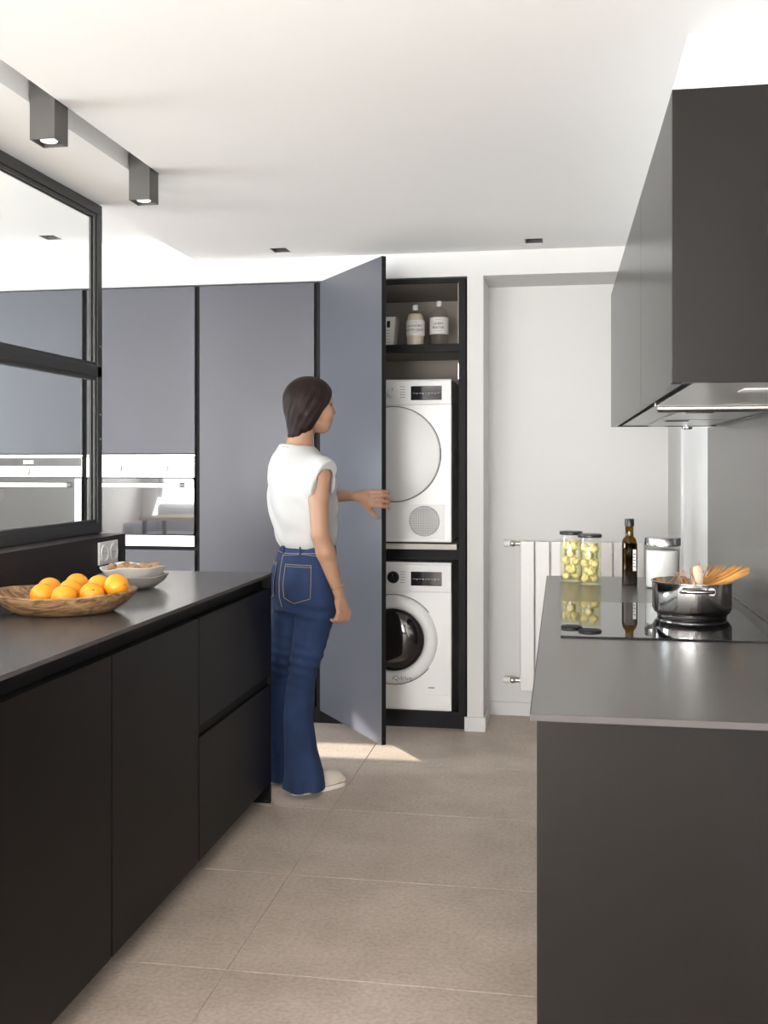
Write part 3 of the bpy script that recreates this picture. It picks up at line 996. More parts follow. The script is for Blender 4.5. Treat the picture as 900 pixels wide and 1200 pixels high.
# cooktop
t = thing('induction_hob', (0.25, 2.925, 0.9152), 'black glass induction hob set on the right worktop', 'hob')
o = t.location
hob = MB(o).prism(rounded_rect(0.0, 0.512, 2.598, 3.252, 0.004, 3), 0.9153, 0.9195).build('hob_glass', COOK, t, 0.0012)
HT = 0.9195

# ================================================================== HOOD CABINET AND EXTRACTOR
HX0, HY0, HY1, HZ0, HZ1 = 0.187, 1.80, 3.95, 1.487, 1.986
t = thing('hood_cabinet', (0.38, 2.875, HZ0), 'dark grey wall cabinet boxing in the extractor above the hob', 'wall cabinet')
bx('end_panel', HOODM, t, (HX0, RX - 0.0005, HY0, HY0 + 0.018, HZ0, HZ1), 0.001)
bx('end_panel', HOODM, t, (HX0 + 0.0195, RX - 0.0005, HY1 - 0.018, HY1, HZ0, HZ1), 0.001)
bx('top_panel', HOODM, t, (HX0 + 0.0195, RX - 0.0005, HY0 + 0.018, HY1 - 0.018, HZ1 - 0.018, HZ1))
bx('inner_panel', BLACKG, t, (HX0 + 0.022, RX - 0.0005, HY0 + 0.018, HY1 - 0.018, HZ0 + 0.06, HZ0 + 0.07))
for y0, y1 in ((HY0 + 0.0185, 2.49), (2.493, HY1)):
    bx('door', HOODM, t, (HX0, HX0 + 0.019, y0, y1, HZ0 - 0.001, HZ1), 0.001)
t = thing('extractor_hood', (0.39, 2.87, HZ0), 'brushed steel built-in extractor under the dark wall cabinet', 'extractor')
o = t.location
SX0, SX1 = 0.228, RX - 0.001
bx('steel_panel', STEEL, t, (SX0, SX1, HY0 + 0.0185, 2.57, HZ0 + 0.0015, HZ0 + 0.02), 0.002)
lm = bx('light_strip', mat('light_diffuser', (0.85, 0.85, 0.84), 0.5), t, (0.335, 0.53, 1.98, 2.05, HZ0 - 0.0005, HZ0 + 0.0014), 0.0004)
MB(o).tube([(SX0 + 0.005, 2.585, HZ0 - 0.002), (SX1 - 0.002, 2.585, HZ0 - 0.002)], 0.011, 14).build('front_bar', STEEL, t)
bx('filter_tray', STEEL, t, (SX0, SX1, 2.598, HY1 - 0.0185, HZ0 + 0.004, HZ0 + 0.02))
for k, (y0, y1) in enumerate(((2.72, 3.25), (3.27, 3.80))):
    f_ = bx('grease_filter', STEEL, t, (SX0 + 0.08, SX1 - 0.04, y0, y1, HZ0 - 0.002, HZ0 + 0.0035), 0.001)
    bx('filter_grip', EDGE, f_, (SX0 + 0.10, SX0 + 0.17, y0 + 0.05, y0 + 0.11, HZ0 - 0.0035, HZ0 - 0.0021), 0.0008)
bx('side_gutter', BLACKG, t, (HX0 + 0.0215, SX0 - 0.0005, HY0 + 0.0185, HY1 - 0.0185, HZ0 + 0.012, HZ0 + 0.02))
for y in (1.99, 2.63, 3.3):
    bx('fixing_tab', STEEL, t, (HX0 + 0.0215, SX0 + 0.006, y, y + 0.03, HZ0 + 0.0225, HZ0 + 0.024)) if False else None
for y in (2.66, 3.86):
    MB(o).lathe([(0.032, 0.0045), (0.032, 0.001), (0.028, -0.001), (0.0001, -0.001)], (SX0 + 0.12, y, HZ0), 24).build('lamp_glass', DISPLAY, t)
MB(o).lathe([(0.0001, -0.014), (0.016, -0.013), (0.02, -0.009), (0.02, 0.0045)], (0.455, 3.88, HZ0), 20).build('control_dial', CHROME, t)

# ================================================================== THINGS ON THE RIGHT WORKTOP
WTZ = 0.9152
# --- saucepan
PX, PY, PZ = 0.363, 2.985, HT + 0.0003
t = thing('saucepan', (PX, PY, PZ), 'polished steel saucepan of dry spaghetti standing on the black hob', 'saucepan')
R = 0.108
prof = [(0.001, 0.0), (R - 0.016, 0.0), (R - 0.014, 0.002), (R - 0.013, 0.009), (R - 0.006, 0.014), (R, 0.026), (R, 0.096), (R + 0.004, 0.099), (R + 0.004, 0.101), (R - 0.001, 0.101), (R - 0.0025, 0.098), (R - 0.0025, 0.028), (R - 0.012, 0.012), (0.001, 0.0115)]
MB().lathe(prof, n=64).build('pan_body', CHROME, t)
for a in (math.radians(-112 + 22), math.radians(90)):
    ca, sa = math.cos(a), math.sin(a)

    def Q(rr, s, z):
        return ((R + rr) * ca - s * sa, (R + rr) * sa + s * ca, z)
    pts = [Q(-0.001, -0.040, 0.083), Q(0.014, -0.041, 0.084), Q(0.027, -0.036, 0.085), Q(0.033, -0.02, 0.085), Q(0.034, 0, 0.085), Q(0.033, 0.02, 0.085), Q(0.027, 0.036, 0.085), Q(0.014, 0.041, 0.084), Q(-0.001, 0.040, 0.083)]
    hd = MB()
    hd.tube(pts, [0.007, 0.006, 0.0055, 0.0055, 0.0055, 0.0055, 0.0055, 0.006, 0.007], 10)
    h_ = hd.build('handle', CHROME, t)
    for s in (-0.038, 0.038):
        MB().tube([Q(-0.0005, s, 0.083), Q(0.004, s, 0.083)], 0.011, 12).build('handle_rivet', CHROME, h_)
# --- spaghetti (a bundle nobody would count)
sp = MB((PX, PY, PZ))
rnd = random.Random(3)
for i in range(170):
    kk = rnd.random()
    th = math.radians(rnd.uniform(-24, 34) if kk < 0.72 else (rnd.uniform(30, 75) if kk < 0.93 else rnd.uniform(70, 108)))
    rr = R - 0.0045 - 0.001
    back = rnd.uniform(-0.090, -0.066) if kk < 0.72 else (rnd.uniform(-0.055, -0.015) if kk < 0.93 else rnd.uniform(-0.035, 0.01))
    lift = rnd.uniform(0.0, 0.012)
    c3 = Vector((rr * math.cos(th), rr * math.sin(th), 0.1025 + lift))          # where it leans on the rim
    wob = rnd.uniform(-0.35, 0.35)
    b3 = Vector((back * math.cos(th + wob), back * math.sin(th + wob), 0.0145 + rnd.uniform(0, 0.006)))
    dv3 = (c3 - b3).normalized()
    L = rnd.uniform(0.232, 0.262) if kk < 0.72 else (rnd.uniform(0.185, 0.205) if kk < 0.93 else rnd.uniform(0.145, 0.175))
    e3 = b3 + dv3 * L
    over = (PX + e3.x) - (RX - 0.02)
    if over > 0:
        e3 = b3 + dv3 * (L * max(0.3, (RX - 0.02 - PX - b3.x) / (e3.x - b3.x)))
    P0 = Vector((PX, PY, PZ))
    sp.tube([P0 + b3, P0 + e3], 0.00115, 5)
tag(sp.build('spaghetti', PASTA), 'fan of dry brown spaghetti leaning out of the saucepan', 'spaghetti', kind='stuff')
# --- wooden spoon
t = thing('wooden_spoon', (PX + 0.03, PY - 0.04, PZ + 0.0135), 'pale wooden spoon standing up in the saucepan among the spaghetti', 'spoon')
ang = Matrix.Rotation(math.radians(-14), 3, 'X') @ Matrix.Rotation(math.radians(-7), 3, 'Y')
mb = MB()
pts, rad = [], []
for k in range(15):
    u = k / 14
    pts.append(ang @ Vector((0.0, 0, 0.004 + u * 0.128)))
    rad.append(0.006 if u < 0.45 else 0.0055 + 0.0085 * min(1, (u - 0.45) / 0.4))
rad[-1] = 0.0105
mb.tube(pts, rad, 12)
mb.v = [(x, 0.27 * z + (y - 0.27 * z) * 0.5, z) for x, y, z in mb.v]
mb.build('spoon_handle', SPOON, t)

# --- jars of artichokes
arti_mes = []
VA0 = math.radians(-2)      # how the camera sees the jars: left and right of each pair
for var in range(4):
    ra = random.Random(40 + var)
    arti = MB()
    # overlapping blunt leaves round a fleshy core
    def lump(c, rad, n=7, m=10):
        vv, ff = [], []
        for j in range(n):
            ph = math.pi * j / (n - 1)
            for i in range(m):
                a = 2 * math.pi * i / m
                vv.append((c[0] + rad[0] * math.sin(ph) * math.cos(a), c[1] + rad[1] * math.sin(ph) * math.sin(a), c[2] - rad[2] * math.cos(ph)))
        for j in range(n - 1):
            for i in range(m):
                i2 = (i + 1) % m
                ff.append((j * m + i, j * m + i2, (j + 1) * m + i2, (j + 1) * m + i))
        arti.add([Vector(p) * 0.021 for p in vv], ff, True)
    lump((0, 0, -0.15), (0.80, 0.80, 0.72))
    for q in range(7):
        a = q * 2.4 + ra.uniform(-0.3, 0.3)
        up = ra.uniform(-0.25, 0.45)
        rr_ = 0.42 - 0.15 * max(up, 0)
        lump((rr_ * math.cos(a), rr_ * math.sin(a), up), (0.42, 0.42, 0.52), 6, 8)
    arti_mes.append(arti.mesh('artichoke_heart', ARTI))
JARS = [(0.038, 3.83, 0.185, 'jar of artichoke hearts, the one further back at the worktop end', 'the further jar'),
        (0.103, 3.742, 0.182, 'jar of artichoke hearts, the nearer one left of the oil bottle', 'the nearer jar')]
JR = 0.0405
for x, y, h, lab, which in JARS:
    t = thing('preserving_jar', (x, y, WTZ), 'glass ' + lab, 'jar')
    prof = [(0.001, 0.0), (JR - 0.004, 0.0), (JR, 0.005), (JR, h - 0.028), (JR - 0.004, h - 0.016), (JR - 0.004, h - 0.008)]
    MB().lathe(prof, n=40).build('jar_glass', JARGL, t)
    ip = [(0.001, 0.003), (JR - 0.006, 0.003), (JR - 0.003, 0.007), (JR - 0.003, h - 0.03), (0.001, h - 0.03)]
    MB().lathe(ip, n=40).build('brine', BRINE, t)
    MB().lathe([(JR - 0.006, h - 0.012), (JR + 0.0005, h - 0.012), (JR + 0.0015, h - 0.010), (JR + 0.0015, h - 0.002), (JR, h), (JR - 0.004, h + 0.0005), (0.001, h - 0.001)], n=40).build('lid', CAPM, t)
    rj = random.Random(int(x * 1000))
    for lv in range(5):
        for q in range(2):
            a = lv * 1.35 + 0.5 + q * math.pi + rj.uniform(-0.1, 0.1)
            s_ = rj.uniform(0.90, 0.96)
            rr = JR - 0.004 - 0.021 * s_ * 0.98
            a_o = bpy.data.objects.new('artichoke_heart', rj.choice(arti_mes))
            col.objects.link(a_o)
            a_o.scale = (s_,) * 3
            a_o.rotation_euler = (rj.uniform(-0.5, 0.5), rj.uniform(-0.5, 0.5), rj.uniform(0, 6))
            a_o.location = (x + rr * math.cos(a), y + rr * math.sin(a), WTZ + 0.0228 + lv * 0.0275 + rj.uniform(-0.002, 0.002))
            cr_, cd_ = math.cos(a - VA0), math.sin(a - VA0)
            side = ('right' if cr_ > 0 else 'left') if abs(cr_) > abs(cd_) else ('far' if cd_ > 0 else 'near')
            tag(a_o, 'pale artichoke heart in the %s layer of %s, on its %s side' % (('bottom', 'second lowest', 'middle', 'second highest', 'top')[lv], which, side), 'artichoke', 'artichoke hearts in ' + which)

# --- oil bottle
t = thing('oil_bottle', (0.243, 3.768, WTZ), 'tall dark bottle of oil or vinegar between the jars and the canister', 'bottle')
b = 0.0255
h = 0.237
MB().prism(rounded_rect(-b, b, -b, b, 0.009, 4), 0.0, 0.150).build('liquid', OIL, t, 0.003)
prof = [(b * 1.02, 0.150), (b * 1.0, 0.156), (b * 0.86, 0.166), (b * 0.62, 0.172), (0.0145, 0.178), (0.0145, 0.212), (0.0155, 0.214)]
MB().lathe(prof, n=28).build('glass_neck', OLIVE, t)
MB().prism(rounded_rect(-b - 0.001, b + 0.001, -b - 0.001, b + 0.001, 0.010, 4), -0.0, 0.152).build('glass_body', OLIVE, t, 0.003)
MB().lathe([(0.0155, 0.210), (0.0165, 0.211), (0.0165, 0.234), (0.0155, h - 0.001), (0.001, h)], n=24).build('cap', CAPM, t)
lbm = MB().box(b + 0.0011, b + 0.0018, -b + 0.006, b - 0.006, 0.055, 0.125).build('paper_label', PAPER, t)
lq = MB().box(0.0105, b - 0.004, -b - 0.0018, -b - 0.0011, 0.052, 0.128).build('paper_label', PAPER, t)
pr = MB()
for k in range(5):
    pr.box(0.012, b - 0.006 - 0.003 * (k % 2), -b - 0.0024, -b - 0.0019, 0.066 + k * 0.011, 0.0695 + k * 0.011)
tag(pr.build('label_lettering', PRINTD, lq), kind='stuff')

# --- canister
t = thing('glass_canister', (0.352, 3.70, WTZ), 'glass canister of white powder with a brushed steel lid', 'canister')
CR = 0.059
MB().lathe([(0.001, 0), (CR - 0.005, 0), (CR, 0.006), (CR, 0.138), (CR - 0.005, 0.147)], n=48).build('canister_glass', JARGL, t)
MB().lathe([(0.001, 0.004), (CR - 0.007, 0.004), (CR - 0.003, 0.009), (CR - 0.003, 0.131), (CR - 0.02, 0.134), (0.001, 0.133)], n=48).build('powder', FLOUR, t)
MB().lathe([(0.001, 0.1475), (CR + 0.001, 0.1475), (CR + 0.0025, 0.149), (CR + 0.0025, 0.173), (CR + 0.001, 0.1755), (0.001, 0.1755)], n=48).build('lid', LIDST, t)

# ================================================================== CEILING LIGHTS
for (y0, lab) in ((2.802, 'square dark ceiling spotlight nearer the camera in the ceiling slot'), (3.507, 'square dark ceiling spotlight at the far end of the ceiling slot')):
    x0, x1, y1, zb = -1.545, -1.466, y0 + 0.083, 2.306
    cx_, cy_ = (x0 + x1) / 2, (y0 + y1) / 2
    t = thing('ceiling_spotlight', (cx_, cy_, ZC + 0.16), lab, 'ceiling light', 'square spotlights in the ceiling slot')
    o = t.location
    zt = ZC + 0.1595
    # hollow square casing
    cs = MB(o)
    w_ = 0.003
    cs.box(x0, x1, y0, y0 + w_, zb, zt)
    cs.box(x0, x1, y1 - w_, y1, zb, zt)
    cs.box(x0, x0 + w_, y0 + w_, y1 - w_, zb, zt)
    cs.box(x1 - w_, x1, y0 + w_, y1 - w_, zb, zt)
    cs.build('casing', LAMPB, t)
    pl = MB(o).box(x0 + w_, x1 - w_, y0 + w_, y1 - w_, zb + 0.012, zb + 0.016).build('inner_plate', LAMPB, t)
    MB(o).lathe([(0.001, zb + 0.004 - o[2]), (0.024, zb + 0.005 - o[2]), (0.027, zb + 0.0115 - o[2])], (cx_, cy_, o[2]), 28).build('lamp_lens', LAMPW, t)

for (x, y, z), lab in zip(SPOTS, ('small recessed ceiling spot above the opened cabinet door', 'small recessed ceiling spot above the white niche', 'small recessed ceiling spot seen through the glass partition')):
    t = thing('recessed_spot', (x, y, z + 0.07), lab, 'ceiling light', 'recessed ceiling spots')
    o = t.location
    hx1, hy1 = HS - 0.0005, HS * 1.25 - 0.0005
    for b_ in ((x - hx1, x - hx1 + 0.006, y - hy1, y + hy1), (x + hx1 - 0.006, x + hx1, y - hy1, y + hy1),
               (x - hx1 + 0.006, x + hx1 - 0.006, y - hy1, y - hy1 + 0.006), (x - hx1 + 0.006, x + hx1 - 0.006, y + hy1 - 0.006, y + hy1)):
        bx('spot_side', LAMPB, t, (*b_, z + 0.001, z + 0.0695))
    bx('spot_plate', LAMPB, t, (x - hx1 + 0.006, x + hx1 - 0.006, y - hy1 + 0.006, y + hy1 - 0.006, z + 0.045, z + 0.06))
    MB(o).lathe([(0.001, z + 0.032 - o[2]), (0.016, z + 0.033 - o[2]), (0.019, z + 0.0449 - o[2])], (x, y, o[2]), 20).build('spot_lens', DISPLAY, t)

# ================================================================== FRUIT AND BOWLS ON THE ISLAND
VA = math.radians(20.5)                         # the bowls sit turned towards the camera
vr = Vector((math.cos(VA), math.sin(VA), 0))
vd = Vector((-math.sin(VA), math.cos(VA), 0))
BC = Vector((-1.432, 2.800, WTZ))
bowl = MB(BC)


def bowl_wob(a, r, h):
    k = 1 + 0.025 * math.cos(2 * a + 0.6) + 0.012 * math.cos(3 * a + 1.0)
    return (k, 0.004 * math.cos(2 * a + 0.3) * (h / 0.06))


BP = [(0.001, 0.0), (0.115, 0.0), (0.135, 0.004), (0.168, 0.025), (0.190, 0.048), (0.197, 0.060), (0.194, 0.064), (0.186, 0.061), (0.178, 0.050), (0.155, 0.028), (0.125, 0.014), (0.06, 0.011), (0.001, 0.011)]
bowl.lathe(BP, (0, 0, 0), 72, 'Z', bowl_wob)
M3 = Matrix.Rotation(VA, 3, 'Z') @ Matrix.Diagonal((1.03, 0.90, 1.0))
bowl.o = Vector((0, 0, 0))
bowl.v = [tuple(M3 @ (Vector(p) + BC)) for p in bowl.v]
bo = bowl.build('wooden_bowl', BOWLW)
bo.location = BC
tag(bo, 'wide rustic wooden bowl of oranges on the island worktop', 'bowl')

OR_ = 0.0365
ORANGES = [(-0.060, -0.020, 0.052, 'orange at the left front of the pile in the wooden bowl'),
           (0.004, -0.065, 0.050, 'foremost orange of the pile in the wooden bowl'),
           (0.078, -0.028, 0.051, 'orange at the front, second from the right of the pile'),
           (0.146, 0.004, 0.0715, 'rightmost orange of the pile in the wooden bowl'),
           (-0.052, 0.062, 0.058, 'orange at the back left of the pile in the wooden bowl'),
           (0.013, 0.018, 0.056, 'orange in the middle of the pile, behind the foremost one'),
           (0.024, 0.097, 0.066, 'topmost orange at the back of the pile, left of its middle'),
           (0.092, 0.050, 0.064, 'orange at the back of the pile, behind the second from the right'),
           (-0.118, 0.030, 0.058, 'orange hidden deepest at the far left of the pile') if False else None]
om = MB()
vv, ff = [], []
n1, n2 = 14, 24
for j in range(n1 + 1):
    ph = math.pi * j / n1
    for i in range(n2):
        a = 2 * math.pi * i / n2
        r = math.sin(ph)
        z = -math.cos(ph) * 0.955
        if j == n1:
            z -= 0.03
        vv.append((r * math.cos(a), r * math.sin(a), z))
for j in range(n1):
    for i in range(n2):
        i2 = (i + 1) % n2
        ff.append((j * n2 + i, j * n2 + i2, (j + 1) * n2 + i2, (j + 1) * n2 + i))
om.add([Vector(p) * OR_ for p in vv], ff, True)
om_me = om.mesh('orange_skin', ORANGE)
st_me = MB().lathe([(0.001, 0.0325), (0.0032, 0.0328), (0.0028, 0.0352), (0.001, 0.0356)], n=8).mesh('stem', STEMG)
ro = random.Random(11)
for it in ORANGES:
    if it is None:
        continue
    r, d, z, lab = it
    p = BC + vr * r + vd * d + Vector((0, 0, z))
    t = thing('orange', p, lab, 'orange', 'oranges in the wooden bowl')
    t.rotation_euler = (ro.uniform(-1.6, 1.6), ro.uniform(-1.6, 1.6), ro.uniform(0, 6))
    for nm, me_ in (('peel', om_me), ('stem_end', st_me)):
        q = bpy.data.objects.new(nm, me_)
        col.objects.link(q)
        q.parent = t

# two stacked ceramic bowls with walnuts
CC = Vector((-1.475, 3.385, WTZ))


def clay(profile, c, m, name, label, seed, sx, sy, tilt=(0, 0)):
    rr = random.Random(seed)
    p1, p2, p3 = rr.uniform(0, 6), rr.uniform(0, 6), rr.uniform(0, 6)

    def wob(a, r, h):
        k = 1 + 0.03 * math.cos(2 * a + p1) + 0.02 * math.cos(3 * a + p2) + 0.012 * math.cos(5 * a + p3)
        return (k, (0.004 * math.cos(2 * a + p2) + 0.003 * math.cos(5 * a + p1)) * max(0, h / 0.05))
    b_ = MB()
    b_.lathe(profile, (0, 0, 0), 72, 'Z', wob)
    M_ = Matrix.Rotation(VA, 3, 'Z') @ Matrix.Diagonal((sx, sy, 1)) @ Matrix.Rotation(tilt[0], 3, 'X') @ Matrix.Rotation(tilt[1], 3, 'Y')
    b_.v = [tuple(M_ @ Vector(p)) for p in b_.v]
    q = b_.build(name, m)
    q.location = c
    return tag(q, label, 'bowl', 'stacked ceramic bowls')


clay([(0.001, 0), (0.060, 0), (0.075, 0.004), (0.103, 0.022), (0.122, 0.045), (0.1195, 0.0465), (0.100, 0.026), (0.072, 0.009), (0.001, 0.0075)], CC, CLAYG, 'ceramic_bowl', 'grey ceramic bowl, the lower of the two stacked on the island', 4, 1.0, 0.92)
UC = CC + Vector((0, 0, 0.0235))
clay([(0.001, 0), (0.058, 0), (0.075, 0.006), (0.098, 0.024), (0.116, 0.050), (0.113, 0.052), (0.100, 0.038), (0.080, 0.029), (0.001, 0.026)], UC, CLAYW, 'ceramic_bowl', 'white ceramic bowl of walnuts stacked on the grey bowl', 9, 1.0, 0.92)
wm = MB()
vv, ff = [], []
for j in range(11):
    ph = math.pi * j / 10
    for i in range(20):
        a = 2 * math.pi * i / 20
        r = math.sin(ph) * (1 + 0.05 * math.sin(5 * ph + 3 * a) + 0.03 * math.cos(7 * a))
        seam = 0.06 * math.exp(-((math.sin(a)) / 0.16) ** 2)
        r *= 1 + seam
        vv.append((r * math.cos(a), r * math.sin(a), -math.cos(ph) * 1.18))
for j in range(10):
    for i in range(20):
        i2 = (i + 1) % 20
        ff.append((j * 20 + i, j * 20 + i2, (j + 1) * 20 + i2, (j + 1) * 20 + i))
wm.add([Vector(p) * 0.0172 for p in vv], ff, True)
wm_me = wm.mesh('walnut', WALNUT)
WN = [(-0.070, -0.012, 0.0480, 'leftmost walnut in the white ceramic bowl'),
      (-0.036, -0.030, 0.0465, 'walnut in the white bowl, front one left of the middle'),
      (-0.026, 0.012, 0.0500, 'walnut in the white bowl, back one left of the middle'),
      (0.002, -0.026, 0.0465, 'walnut in the middle of the white ceramic bowl'),
      (0.038, -0.016, 0.0485, 'walnut in the white bowl, second from the right'),
      (0.076, 0.008, 0.0490, 'rightmost walnut in the white ceramic bowl')]
for r, d, z, lab in WN:
    q = bpy.data.objects.new('walnut', wm_me)
    col.objects.link(q)
    q.location = UC + vr * r + vd * d + Vector((0, 0, z))
    q.rotation_euler = (ro.uniform(1.2, 1.9), ro.uniform(-0.3, 0.3), ro.uniform(0, 6))
    tag(q, lab, 'walnut', 'walnuts in the white bowl')

# ================================================================== PERSON
# signed-distance modelling: shapes are blended on a grid and skinned with surface nets


class Field:
    def __init__(self, lo, hi, h):
        self.lo = np.array(lo, dtype=np.float64)
        self.h = h
        self.n = [int(math.ceil((hi[i] - lo[i]) / h)) + 1 for i in range(3)]
        self.F = np.full(self.n, 1.0, dtype=np.float32)
        self.ax = [self.lo[i] + h * np.arange(self.n[i]) for i in range(3)]

    def sl(self, lo, hi):
        s = []
        for i in range(3):
            a = max(0, int(math.floor((lo[i] - self.lo[i]) / self.h)))
            b = min(self.n[i], int(math.ceil((hi[i] - self.lo[i]) / self.h)) + 1)
            s.append(slice(a, max(a, b)))
        return tuple(s)

    def xyz(self, s):
        return (self.ax[0][s[0]][:, None, None], self.ax[1][s[1]][None, :, None], self.ax[2][s[2]][None, None, :])

    def apply(self, fn, lo, hi, k=0.0, op='add'):
        s = self.sl(lo, hi)
        x, y, z = self.xyz(s)
        d = fn(x, y, z)
        a = self.F[s]
        if op == 'add':
            if k > 0:
                hh = np.clip(0.5 + 0.5 * (a - d) / k, 0, 1)
                r = a * (1 - hh) + d * hh - k * hh * (1 - hh)
            else:
                r = np.minimum(a, d)
        else:
            d = -d
            if k > 0:
                hh = np.clip(0.5 + 0.5 * (d - a) / k, 0, 1)
                r = a * (1 - hh) + d * hh + k * hh * (1 - hh)
            else:
                r = np.maximum(a, d)
        self.F[s] = r

    def cone(self, p, q, r0, r1, k=0.0, op='add', flat=None):
        p, q = np.array(p, float), np.array(q, float)
        m = max(r0, r1) + max(k, 0.0) + 0.02
        v = q - p
        vv = float(v @ v) + 1e-12

        def fn(x, y, z):
            t = np.clip(((x - p[0]) * v[0] + (y - p[1]) * v[1] + (z - p[2]) * v[2]) / vv, 0, 1)
            dx, dy, dz = x - p[0] - t * v[0], y - p[1] - t * v[1], z - p[2] - t * v[2]
            if flat is not None:
                n, s = np.array(flat[0], float), flat[1]
                dn = dx * n[0] + dy * n[1] + dz * n[2]
                return np.sqrt(np.maximum(dx * dx + dy * dy + dz * dz + dn * dn * (1 / (s * s) - 1), 1e-12)) - (r0 + (r1 - r0) * t)
            return np.sqrt(dx * dx + dy * dy + dz * dz) - (r0 + (r1 - r0) * t)
        self.apply(fn, np.minimum(p, q) - m, np.maximum(p, q) + m, k, op)

    def chain(self, pts, rs, k=0.0, op='add'):
        for i in range(len(pts) - 1):
            self.cone(pts[i], pts[i + 1], rs[i], rs[i + 1], k if i == 0 else max(k * 0.5, 0.002), op)

    def ell(self, c, rad, axes, k=0.0, op='add'):
        c = np.array(c, float)
        A = [np.array(a, float) for a in axes]
        m = max(rad) + max(k, 0) + 0.02

        def fn(x, y, z):
            u = [((x - c[0]) * a[0] + (y - c[1]) * a[1] + (z - c[2]) * a[2]) / r for a, r in zip(A, rad)]
            q = np.sqrt(u[0] ** 2 + u[1] ** 2 + u[2] ** 2)
            g = np.sqrt((u[0] / rad[0]) ** 2 + (u[1] / rad[1]) ** 2 + (u[2] / rad[2]) ** 2) + 1e-9
            return q * (q - 1) / g
        self.apply(fn, c - m, c + m, k, op)

    def loft(self, tab, ex, ey, k=0.0, sm=6, power=2.0):
        """tab rows (z, cx, cy, a, b): stack of ellipses along z, a along ex, b along ey"""
        tab = sorted(tab)
        T = np.array(tab)
        zs = self.ax[2]
        cols = []
        for c_ in range(1, 5):
            zz = np.linspace(T[0, 0], T[-1, 0], 400)
            v = np.interp(zz, T[:, 0], T[:, c_])
            w = max(3, int(400 * sm * 0.01) | 1)
            kern = np.hanning(w + 2)[1:-1]
            kern /= kern.sum()
            v = np.convolve(np.pad(v, w // 2, mode='edge'), kern, mode='valid')[:400]
            cols.append(np.interp(zs, zz, v))
        z0, z1 = T[0, 0], T[-1, 0]
        R = max(T[:, 3].max(), T[:, 4].max()) + 0.03 + k
        lo = (T[:, 1].min() - R, T[:, 2].min() - R, z0 - 0.03 - k)
        hi = (T[:, 1].max() + R, T[:, 2].max() + R, z1 + 0.03 + k)
        s = self.sl(lo, hi)
        cx, cy, a, b = [c_[s[2]][None, None, :] for c_ in cols]

        def fn(x, y, z):
            u = ((x - cx) * ex[0] + (y - cy) * ex[1]) / a
            v = ((x - cx) * ey[0] + (y - cy) * ey[1]) / b
            q = (np.abs(u) ** power + np.abs(v) ** power) ** (1 / power)
            d = (q - 1) * np.minimum(a, b)
            return np.maximum(np.maximum(d, z0 - z), z - z1)
        self.apply(fn, lo, hi, k, 'add')

    def mesh(self):
        F, h = self.F, self.h
        ins = F < 0
        cnt = np.zeros([n - 1 for n in self.n], dtype=np.int8)
        for dx in (0, 1):
            for dy in (0, 1):
                for dz in (0, 1):
                    cnt += ins[dx:self.n[0] - 1 + dx, dy:self.n[1] - 1 + dy, dz:self.n[2] - 1 + dz]
        act = (cnt > 0) & (cnt < 8)
        I = np.argwhere(act)
        idx = np.full(act.shape, -1, dtype=np.int64)
        idx[act] = np.arange(len(I))
        acc = np.zeros((len(I), 3))
        num = np.zeros(len(I))
        corners = [(a, b, c_) for a in (0, 1) for b in (0, 1) for c_ in (0, 1)]
        val = {c_: F[I[:, 0] + c_[0], I[:, 1] + c_[1], I[:, 2] + c_[2]].astype(np.float64) for c_ in corners}
        for ca in corners:
            for axis in range(3):
                if ca[axis] == 0:
                    cb = tuple(1 if i == axis else ca[i] for i in range(3))
                    va, vb = val[ca], val[cb]
                    m = (va < 0) != (vb < 0)
                    t = np.where(m, va / np.where(m, va - vb, 1), 0)
                    p = np.tile(np.array(ca, float), (len(I), 1))
                    p[:, axis] += t
                    acc[m] += p[m]
                    num[m] += 1
        V = (I + acc / num[:, None]) * h + self.lo
        faces = []
        for axis in range(3):
            a1, a2 = (axis + 1) % 3, (axis + 2) % 3
            sA = [slice(1, -1)] * 3
            sB = [slice(1, -1)] * 3
            sA[axis] = slice(0, self.n[axis] - 1)
            sB[axis] = slice(1, self.n[axis])
            A, B = ins[tuple(sA)], ins[tuple(sB)]
            for cond, flip in ((A & ~B, False), (~A & B, True)):
                P = np.argwhere(cond)
                off = np.array([0 if i == axis else 1 for i in range(3)])
                P = P + off
                q = []
                for d1, d2 in ((-1, -1), (0, -1), (0, 0), (-1, 0)):
                    C = P.copy()
                    C[:, a1] += d1
                    C[:, a2] += d2
                    q.append(idx[C[:, 0], C[:, 1], C[:, 2]])
                Q = np.stack(q if not flip else q[::-1], axis=1)
                faces.append(Q[(Q >= 0).all(axis=1)])
        return V, np.concatenate(faces)


def sdf_object(name, field, m, parent, smooth=1):
    V, Fc = field.mesh()
    me = bpy.data.meshes.new(name)
    me.from_pydata(V.tolist(), [], Fc.tolist())
    me.polygons.foreach_set('use_smooth', [True] * len(me.polygons))
    me.materials.append(m)
    if smooth:
        bm = bmesh.new()
        bm.from_mesh(me)
        for _ in range(smooth):
            bmesh.ops.smooth_vert(bm, verts=bm.verts, factor=0.35, use_axis_x=True, use_axis_y=True, use_axis_z=True)
        bm.to_mesh(me)
        bm.free()
    me.update()
    o = bpy.data.objects.new(name, me)
    col.objects.link(o)
    o.parent = parent
    return o


person = thing('person', (-1.052, 4.1516, 0.0), 'dark-haired person in white T-shirt and flared jeans holding the open cabinet door', 'person', rz=math.radians(14.22))

